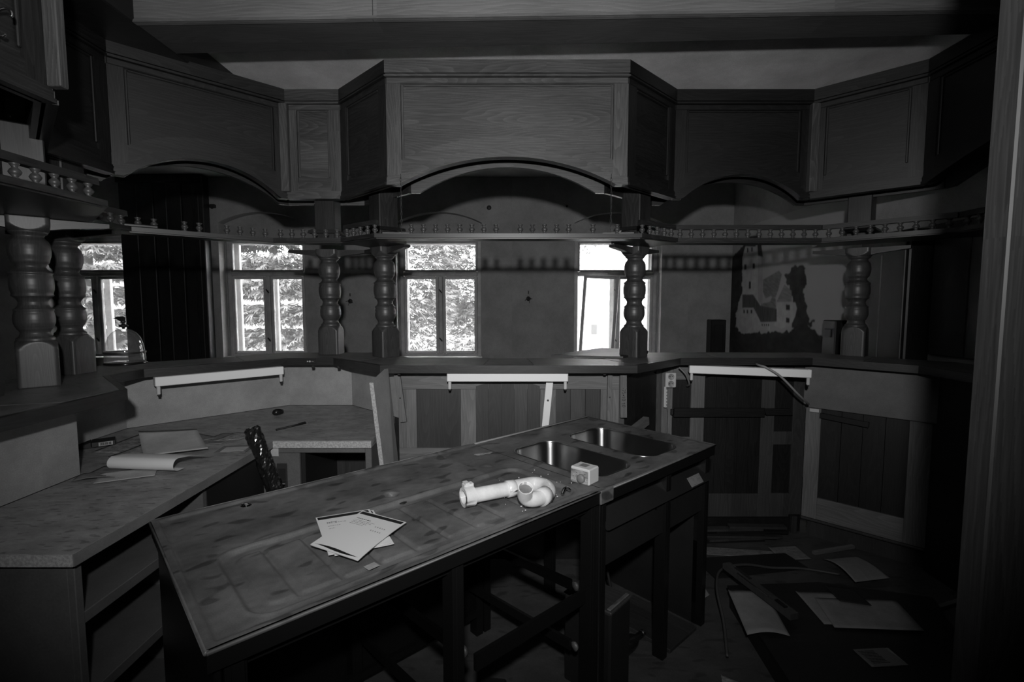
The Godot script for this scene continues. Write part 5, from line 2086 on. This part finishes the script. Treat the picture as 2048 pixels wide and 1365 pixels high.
	sc = simple("dark_flake", st, "ink", "small dark flake on the drainer behind the topmost leaflet", "scrap")
	sc.transform = sink_frame() * Transform3D(Basis(Vector3.UP, 0.4), Vector3(0.612, EYE - 0.65 + 0.001, 0.372))


func lathe_disc(st: SurfaceTool, c: Vector3, d: Vector3, r0: float, r1: float, n := 28) -> void:   # a flat ring across direction d
	var s := d.cross(Vector3.UP if absf(d.y) < 0.9 else Vector3.RIGHT).normalized()
	var t := s.cross(d)
	for k in n:
		var a := TAU * k / n
		var b := TAU * (k + 1) / n
		var p := s * cos(a) + t * sin(a)
		var q := s * cos(b) + t * sin(b)
		if r0 > 0.0:
			quad(st, c + p * r0, c + q * r0, c + q * r1, c + p * r1)
		else:
			tri(st, c, c + q * r1, c + p * r1)


func build_under_sink() -> void:
	# tin under the basins
	var t := thing("metal_canister", "square battered metal canister standing on the floor under the basins by the middle leg", "canister")
	t.transform = sink_frame() * Transform3D(Basis(Vector3.UP, 0.1), Vector3(1.33, 0.001, 0.62))
	var st := sf()
	bx(st, Vector3(-0.075, 0, -0.11), Vector3(0.075, 0.36, 0.10), 0.008)
	part("body", done(st), mats["cabinet_dark"], t)
	st = sf()
	bx(st, Vector3(-0.077, 0.352, -0.112), Vector3(0.077, 0.366, 0.102), 0.004)
	part("lid", done(st), mats["board_v1"], t)
	st = sf()
	bx(st, Vector3(-0.070, 0.366, 0.08), Vector3(0.070, 0.372, 0.095), 0.002)
	part("seam", done(st), mats["steel"], t)
	# chipboard shelf board on the floor
	st = sf()
	bx(st, Vector3(-0.115, 0, -0.17), Vector3(0.115, 0.018, 0.17), 0.002)
	var o := simple("loose_board", st, "board_v0", "dark loose board lying flat on the floor under the right end of the sink", "board")
	o.transform = sink_frame() * Transform3D(Basis(Vector3.UP, 0.0), Vector3(1.80, 0.002, 0.56))
	# bottle and cable behind the legs
	t = thing("glass_bottle", "small dark bottle lying among the rubbish below the sink by the canister", "bottle")
	t.transform = sink_frame() * Transform3D(Basis(Vector3(0, 0, 1), Vector3(1, 0, 0), Vector3(0, 1, 0)), Vector3(1.47, 0.034, 0.60))
	st = sf(true)
	lathe(st, [[0.0, 0.0], [0.031, 0.0], [0.033, 0.006], [0.033, 0.11], [0.028, 0.135], [0.014, 0.16], [0.013, 0.20], [0.0, 0.20]], Vector3.ZERO, 22)
	part("body", done(st), mats["black_film"], t)
	st = sf(true)
	lathe(st, [[0.0, 0.195], [0.0145, 0.196], [0.0145, 0.21], [0.0, 0.212]], Vector3.ZERO, 22)
	part("cap", done(st), mats["steel_bright"], t)
	st = sf(true)
	var f := sink_frame()
	tube(st, curve([f * Vector3(1.562, 0.76, 0.40), f * Vector3(1.575, 0.45, 0.44), f * Vector3(1.60, 0.12, 0.50), f * Vector3(1.57, 0.012, 0.45), f * Vector3(1.48, 0.008, 0.36)]), 0.006, 8)
	simple("hanging_hose", st, "ink", "thin black hose hanging down below the far basin to the floor", "hose")
	st = sf()
	bx(st, Vector3(-0.09, 0, -0.05), Vector3(0.09, 0.07, 0.05), 0.006)
	o = simple("dark_carton", st, "cabinet_dark", "small crushed dark carton on the floor under the drainer", "carton")
	o.transform = sink_frame() * Transform3D(Basis(Vector3.UP, 0.7), Vector3(0.92, 0.002, 0.45))


# ---------------------------------------------------------------- things on the walls
func build_on_wall() -> void:
	# castle mural
	var w := 820
	var h := 620
	var z0 := -5.698
	var z1 := -3.70
	var y1 := 0.80
	var y0 := -0.70
	var im := Image.create(w, h, false, Image.FORMAT_RGB8)
	var tone := []
	tone.resize(w * h)
	tone.fill(0.775)
	var shapes := [
		["bg", 0.03, [-74, 465, 37, 505, 244, 592, 266, 472, 269, 108, 140, -109, 152, -267, 292, -343, 888, -284, 1248, -263, 1312, -201, 1507, -192, 1664, -274, 1861, -329, 1880, -396, 1880, -720, -34, -720, -31, -263]],
		["smoke", 0.05, [1187, 285, 1272, 309, 1388, 310, 1442, 232, 1422, 85, 1482, -73, 1504, -156, 1594, -134, 1582, -171, 1507, -192, 1364, -218, 1298, -241, 1252, -204, 1245, -9, 1198, 148, 1082, 232]],
		["midroof", 0.36, [711, 218, 1002, 289, 1058, 253, 1006, 113, 963, 42, 861, 54, 779, 33, 720, 99]],
		["hroof", 0.46, [986, 1, 1107, 156, 1228, 98, 1241, 1]],
		["lroof", 0.40, [686, -21, 866, 1, 902, 53, 964, 32, 981, -61, 723, -75]],
		["roof", 0.03, [9, 501, 249, 597, 338, 685, 620, 671, 527, 563, 308, 591, 240, 481]],
		["gable", 0.80, [308, 587, 527, 563, 580, 473, 252, 485]],
		["tower", 0.86, [245, 484, 591, 472, 628, 1, 554, 68, 279, 78]],
		["side", 0.66, [598, 466, 687, 441, 723, -21, 663, -16, 620, 45]],
		["turret", 0.03, [611, 737, 622, 736, 656, 552, 694, 441, 592, 466, 573, 562]],
		["spire", 0.05, [602, 766, 627, 762, 622, 703, 611, 705]],
		["house", 0.90, [987, -9, 1297, -4, 1326, -57, 1306, -124, 1244, -214, 1083, -252, 944, -218, 1000, -174]],
		["gallery", 0.14, [279, 78, 519, 74, 676, -38, 991, -66, 1001, -185, 700, -202, 541, -61, 290, -64]],
		["base", 0.86, [167, -108, 290, -64, 541, -61, 700, -202, 881, -200, 888, -279, 782, -269, 538, -322, 292, -343, 166, -272]]]
	for q in [[347, 569, 29, 48], [442, 565, 29, 48], [297, 399, 52, 58], [484, 396, 48, 58], [416, 213, 44, 76], [1148, -24, 64, 50], [1158, -142, 56, 46], [315, -84, 31, 40], [391, -83, 30, 40], [478, -81, 35, 40], [719, -217, 20, 22], [763, -216, 18, 21], [803, -214, 18, 21], [841, -212, 20, 22]]:
		shapes.append(["opening", 0.04, [q[0], q[1], q[0] + q[2], q[1] - 3, q[0] + q[2] + 4, q[1] - q[3], q[0] + 4, q[1] - q[3]]])
	noise.seed = 41
	for s in shapes:
		var pl := PackedVector2Array()
		var lo := Vector2(99, 99)
		var hi := Vector2(-99, -99)
		for k in range(0, s[2].size(), 2):
			var p := Vector2(((s[2][k] / 1000.0 - 5.7) - z0) / (z1 - z0) * w, (y1 - s[2][k + 1] / 1000.0) / (y1 - y0) * h)
			pl.append(p)
			lo = lo.min(p)
			hi = hi.max(p)
		var soft: bool = s[0] in ["bg", "smoke"]
		for yy in range(maxi(0, int(lo.y) - 14), mini(h, int(hi.y) + 15)):
			for xx in range(maxi(0, int(lo.x) - 14), mini(w, int(hi.x) + 15)):
				var p := Vector2(xx, yy)
				var n := noise.get_noise_2d(xx * 0.02, yy * 0.02) + 0.5 * noise.get_noise_2d(xx * 0.07, yy * 0.07)
				if soft:
					p += Vector2(n, noise.get_noise_2d(xx * 0.03 + 50, yy * 0.03)) * 11.0
				if Geometry2D.is_point_in_polygon(p, pl):
					var v: float = s[1]
					if s[0] in ["midroof", "hroof", "lroof"]:
						v *= 1.0 + 0.35 * noise.get_noise_2d(xx * 0.012 + yy * 0.03, yy * 0.16 - xx * 0.05)
					elif s[0] == "gallery":
						v *= 1.0 + 0.6 * noise.get_noise_2d(xx * 0.3, yy * 0.01)
					elif v > 0.5:
						v *= 1.0 + 0.12 * n
					elif soft:
						v = v * (1.0 + 0.5 * n) + 0.03 * maxf(0.0, noise.get_noise_2d(xx * 0.012, yy * 0.03))
					tone[yy * w + xx] = v
	var data := PackedByteArray()
	data.resize(w * h * 3)
	for yy in h:
		for xx in w:
			var c := 0.0
			var wt := 0.0
			for dy in [-3, -1, 0, 1, 3]:
				for dx in [-3, -1, 0, 1, 3]:
					var ax := clampi(xx + dx, 0, w - 1)
					var ay := clampi(yy + dy, 0, h - 1)
					c += tone[ay * w + ax]
					wt += 1.0
			var lin := c / wt * 0.387
			var sr := pow(maxf(lin, 0.0), 1.0 / 2.2)
			var b8 := clampi(int(sr * 255.0), 0, 255)
			var k := (yy * w + xx) * 3
			data[k] = b8
			data[k + 1] = b8
			data[k + 2] = b8
	im = Image.create_from_data(w, h, false, Image.FORMAT_RGB8, data)
	var m := StandardMaterial3D.new()
	m.resource_name = "mural_paint"
	m.albedo_texture = ImageTexture.create_from_image(im)
	m.roughness = 0.95
	var st := sf()
	var pts := [Vector3(2.487, EYE + y0, z0), Vector3(2.487, EYE + y0, z1), Vector3(2.487, EYE + y1, z1), Vector3(2.487, EYE + y1, z0)]
	var uv := [Vector2(0, 1), Vector2(1, 1), Vector2(1, 0), Vector2(0, 0)]
	for k in [0, 2, 1, 0, 3, 2]:
		st.set_uv(uv[k])
		st.add_vertex(pts[k])
	var o := part("castle_mural", done(st), m)
	tag(o, "painted mural of a white castle with a tall tower on the right wall", "mural")
	# dark bench ends
	var t := thing("bench_end", "dark upright bench end against the back wall left of the castle mural", "bench", Vector3(2.30, 0, -5.62))
	st = sf()
	bx(st, Vector3(-0.085, 0, -0.07), Vector3(0.085, EYE - 0.20, 0.06), 0.008)
	part("upright", done(st), mats["black_wood"], t)
	st = sf()
	bx(st, Vector3(-0.05, 0.2, 0.06), Vector3(0.05, EYE - 0.26, 0.068), 0.004)
	part("panel", done(st), mats["black_wood"], t)
	t = thing("bench_end", "dark upright bench end at the right edge of the castle mural", "bench", Vector3(2.40, 0, -3.66))
	st = sf()
	bx(st, Vector3(-0.07, 0, -0.09), Vector3(0.085, EYE - 0.135, 0.06), 0.008)
	part("upright", done(st), mats["black_wood"], t)
	st = sf()
	bx(st, Vector3(-0.078, EYE - 0.26, -0.05), Vector3(-0.07, EYE - 0.20, 0.02), 0.003)
	part("panel", done(st), mats["dark_h0"], t)
	# holes with wire stubs where wall lamps hung
	for k in [[-1.838, 0.005, "wall hole with cut wires between the second and the middle window"], [0.187, 0.033, "wall hole with cut wires between the middle and the right window"], [-0.257, 1.05, "dark round cap high on the wall above the middle shelf"], [0.615, 1.067, "tiny dark hole high on the wall above the middle shelf's right end"], [-3.36, 1.063, "dark bracket stub high on the wall left of the second window"]]:
		t = thing("wall_stub", k[2], "wire stub", Vector3(k[0], EYE + k[1], -5.699))
		st = sf(true)
		var rr := 0.026 if k[0] != 0.615 else 0.014
		lathe(st, [[0.0, 0.0], [rr, 0.0], [rr * 0.92, 0.006], [rr * 0.7, 0.010], [0.0, 0.010]], Vector3.ZERO, 18)
		var c := part("cap", done(st), mats["ink"], t)
		c.transform = Transform3D(Basis(Vector3.RIGHT, PI / 2), Vector3.ZERO)
		if k[1] < 0.5:
			for s in 4:
				st = sf(true)
				var a: float = s * 1.6 + k[0]
				tube(st, curve([Vector3(0, 0, 0.008), Vector3(cos(a) * 0.02, sin(a) * 0.02, 0.03), Vector3(cos(a) * 0.042, sin(a) * 0.04 - 0.01, 0.035)], 4), 0.003, 6)
				part("wire", done(st), mats["ink"], t)
			st = sf()
			bx(st, Vector3(-0.006, 0.055, 0.0), Vector3(0.006, 0.09, 0.006), 0.002)
			part("slot_cover", done(st), mats["ink"], t)
		elif k[0] < -3.0:
			st = sf()
			bx(st, Vector3(-0.01, -0.02, 0.0), Vector3(0.05, 0.02, 0.04), 0.006)
			part("bracket", done(st), mats["ink"], t)
	# hook on the near left canopy
	t = thing("coat_hook", "double metal coat hook on the near left canopy panel", "hook", Vector3(-1.437, EYE + 0.80, -1.455))
	st = sf(true)
	tube(st, curve([Vector3(0, 0, 0), Vector3(0.03, 0.012, 0.0), Vector3(0.05, 0.0, 0.004), Vector3(0.052, -0.014, 0.006)], 5), 0.004, 8)
	tube(st, curve([Vector3(0, -0.05, 0), Vector3(0.02, -0.062, 0.0), Vector3(0.026, -0.056, 0.0)], 5), 0.004, 8)
	part("hooks", done(st), mats["chrome"], t)
	st = sf()
	bx(st, Vector3(-0.008, -0.07, -0.012), Vector3(0.0, 0.02, 0.012), 0.003)
	part("back_plate", done(st), mats["dark_metal"], t)


# ---------------------------------------------------------------- litter on the floor
func build_floor_litter() -> void:
	var flat := func(_x: float, _y: float) -> float: return 0.0
	# a big dark folder or bag on the floor in front
	var t := thing("dark_crate", "low dark flat box on the floor at the lower right, papers spread over its top", "box")
	var st := sf()
	slab(st, PackedVector2Array([Vector2(1.07, -2.35), Vector2(1.03, -1.70), Vector2(1.72, -1.68), Vector2(1.98, -2.26), Vector2(1.53, -2.38)]), 0.0, 0.096)
	part("body", done(st), mats["cabinet_dark"], t)
	st = sf()
	slab(st, PackedVector2Array([Vector2(1.06, -2.36), Vector2(1.02, -1.69), Vector2(1.73, -1.67), Vector2(1.99, -2.26), Vector2(1.53, -2.39)]), 0.0965, 0.106)
	part("lid", done(st), mats["dark_h1"], t)
	var y := 0.108
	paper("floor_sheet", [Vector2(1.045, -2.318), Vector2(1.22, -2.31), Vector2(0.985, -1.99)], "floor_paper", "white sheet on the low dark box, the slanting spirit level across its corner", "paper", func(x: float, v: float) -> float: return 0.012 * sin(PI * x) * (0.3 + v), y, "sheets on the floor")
	t = thing("spirit_level", "long pale plastic spirit level lying slanting across the white sheet on the low dark box", "tool")
	st = sf()
	bar(st, Vector3(1.10, 0.150, -2.47), Vector3(1.22, 0.142, -2.06), 0.042, 0.028)
	part("body", done(st), mats["board_v2"], t)
	st = sf()
	bar(st, Vector3(1.125, 0.1645, -2.42), Vector3(1.155, 0.1625, -2.32), 0.014, 0.004)
	part("groove", done(st), mats["ink"], t)
	st = sf()
	bar(st, Vector3(1.190, 0.1600, -2.155), Vector3(1.205, 0.1590, -2.10), 0.018, 0.005)
	part("vial", done(st), mats["black_film"], t)
	st = sf()
	bar(st, Vector3(1.112, 0.1645, -2.37), Vector3(1.168, 0.1605, -2.18), 0.006, 0.004)
	part("bright_edge", done(st), mats["steel_bright"], t)
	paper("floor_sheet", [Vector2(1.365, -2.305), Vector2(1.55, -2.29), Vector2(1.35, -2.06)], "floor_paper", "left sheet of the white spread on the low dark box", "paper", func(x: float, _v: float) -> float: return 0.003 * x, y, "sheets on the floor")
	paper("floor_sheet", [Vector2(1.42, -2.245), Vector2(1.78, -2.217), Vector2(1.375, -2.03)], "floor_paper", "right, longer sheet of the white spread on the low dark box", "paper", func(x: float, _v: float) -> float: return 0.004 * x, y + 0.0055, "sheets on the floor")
	paper("floor_sheet", [Vector2(1.76, -2.72), Vector2(1.97, -2.76), Vector2(1.79, -2.50)], "floor_paper", "curving white sheet farthest right on the floor beneath the slanting bar panels", "paper", func(x: float, v: float) -> float: return 0.03 * sin(PI * v * 0.9 + 0.3) * (1.0 - 0.4 * x), 0.04, "sheets on the floor")
	paper("floor_sheet", [Vector2(1.15, -2.96), Vector2(1.58, -2.90), Vector2(1.13, -2.86)], "paper_grey", "long grey sheet on the floor beneath the flat right bar panels", "paper", flat, 0.004, "sheets on the floor")
	paper("floor_sheet", [Vector2(1.56, -2.94), Vector2(1.74, -2.96), Vector2(1.56, -2.78)], "paper_grey", "short grey sheet on the floor between the long grey one and the curving white one", "paper", flat, 0.008, "sheets on the floor")
	paper("dark_card", [Vector2(1.52, -2.335), Vector2(1.64, -2.30), Vector2(1.51, -2.20)], "ink", "dark card lying on the white spread on the low dark box", "card", func(_x: float, v: float) -> float: return 0.004 * v, y + 0.014)
	# booklet page with text
	t = thing("printed_page", "small printed page with a dark text block on the low dark box", "page", Vector3(1.445, y + 0.001, -1.86))
	t.rotation_degrees.y = 4
	st = sf()
	for w in [[0, 0], [0, 1], [1, 1], [0, 0], [1, 1], [1, 0]]:
		st.set_uv(Vector2(w[0], w[1]))
		st.add_vertex(Vector3(-0.078 + 0.135 * w[0] + 0.015 * w[1], 0.002, -0.045 + 0.095 * w[1]))
	var m := StandardMaterial3D.new()
	m.resource_name = "page_print"
	m.albedo_texture = printed(220, 160, 13, 2)
	m.albedo_color = g(0.30)
	part("print", done(st), m, t)
	st = sf()
	bx(st, Vector3(-0.075, -0.001, -0.045), Vector3(0.072, 0.001, 0.05))
	part("sheet", done(st), mats["paper_grey"], t)
	# sticks
	for k in [[1.79, -2.86, 2.08, -2.94, "thin pale stick on the floor below the slanting bar panels"], [2.00, -2.30, 2.23, -2.38, "thin pale stick on the floor in the dark at the far right"]]:
		st = sf()
		bar(st, Vector3(k[0], 0.012, k[1]), Vector3(k[2], 0.012, k[3]), 0.022, 0.018)
		simple("wooden_stick", st, "pine_h0", k[4], "stick", "sticks on the floor")
	# cable on the floor
	st = sf(true)
	tube(st, curve([Vector3(0.90, 0.02, -1.98), Vector3(0.955, 0.06, -2.15), Vector3(1.0, 0.11, -2.34), Vector3(1.10, 0.10, -2.52), Vector3(1.28, 0.06, -2.64), Vector3(1.45, 0.02, -2.68), Vector3(1.62, 0.015, -2.68), Vector3(1.79, 0.015, -2.62)]), 0.0065, 10)
	simple("floor_cable", st, "wire", "grey cable looping over the floor litter past the spirit level", "cable")
	# heap of broken strips against the kick board
	var kinds := ["dark_h0", "board_v1", "board_v0", "dark_h2"]
	var which := ["lowest", "second lowest", "third lowest", "middle", "third topmost", "second topmost", "topmost"]
	for k in 7:
		st = sf()
		var ang := rng.randf_range(-0.35, 0.30)
		var l := rng.randf_range(0.34, 0.56)
		var c := Vector3(1.42 + rng.randf_range(-0.12, 0.12), 0.0135 + 0.0145 * k, -3.02)
		var d := Vector3(cos(ang), 0, sin(ang) * 0.3) * l * 0.5
		bar(st, c - d, c + d, 0.045, 0.014)
		simple("broken_strip", st, kinds[k % 4], "dark broken wooden strip, %s of the heap against the right kick board" % which[k], "strip", "broken strips in the heap")
	st = sf()
	hexa(st, [Vector3(1.06, 0.0, -2.80), Vector3(1.62, 0.0, -2.86), Vector3(1.66, 0.0, -2.70), Vector3(1.10, 0.0, -2.60),
		Vector3(1.06, 0.012, -2.80), Vector3(1.62, 0.012, -2.86), Vector3(1.66, 0.012, -2.70), Vector3(1.10, 0.012, -2.60)])
	simple("dark_board", st, "cabinet_dark", "flat dark board on the floor behind the spirit level", "board")
	# scraps near the right leg of the sink
	paper("paper_scrap", [Vector2(0.92, -2.36), Vector2(1.0, -2.42), Vector2(0.90, -2.46)], "floor_paper", "small white paper corner showing past the right leg of the sink", "scrap", func(x: float, v: float) -> float: return 0.03 * x * v, 0.02)
	paper("paper_scrap", [Vector2(0.84, -1.90), Vector2(0.90, -1.86), Vector2(0.80, -1.76)], "paper_dim", "torn sheet on the floor in front of the sink's right leg", "scrap", flat, 0.004)
	paper("paper_scrap", [Vector2(0.80, -1.74), Vector2(0.96, -1.70), Vector2(0.78, -1.62)], "paper_grey", "grey torn sheet at the very bottom of the picture right of the sink", "scrap", flat, 0.008)
	paper("paper_scrap", [Vector2(1.02, -2.90), Vector2(1.12, -2.84), Vector2(1.0, -2.80)], "floor_paper", "bent white paper triangle on the floor behind the sink's right frame", "scrap", func(x: float, v: float) -> float: return 0.05 * x * (1.0 - v), 0.01)
	st = sf()
	bar(st, Vector3(1.12, 0.02, -1.82), Vector3(1.75, 0.02, -1.84), 0.05, 0.03)
	simple("wooden_lath", st, "pine_h1", "pale lath lying along the bottom edge of the picture at the lower right", "lath")


# ---------------------------------------------------------------- the post right beside the camera
func build_near_post() -> void:
	var t := thing("door_post", "rough dark wooden post standing close to the camera at the right edge", "post", Vector3(0.76, 0, -0.82))
	var st := sf()
	bx(st, Vector3(0.0, 0.0, 0.0), Vector3(0.30, CEIL - 0.01, 0.045), 0.003)
	part("jamb_board", done(st), mats["post"], t)
	st = sf()
	bx(st, Vector3(0.075, 0.0, 0.045), Vector3(0.30, CEIL - 0.01, 0.06), 0.003)
	part("stop_strip", done(st), mats["post"], t)
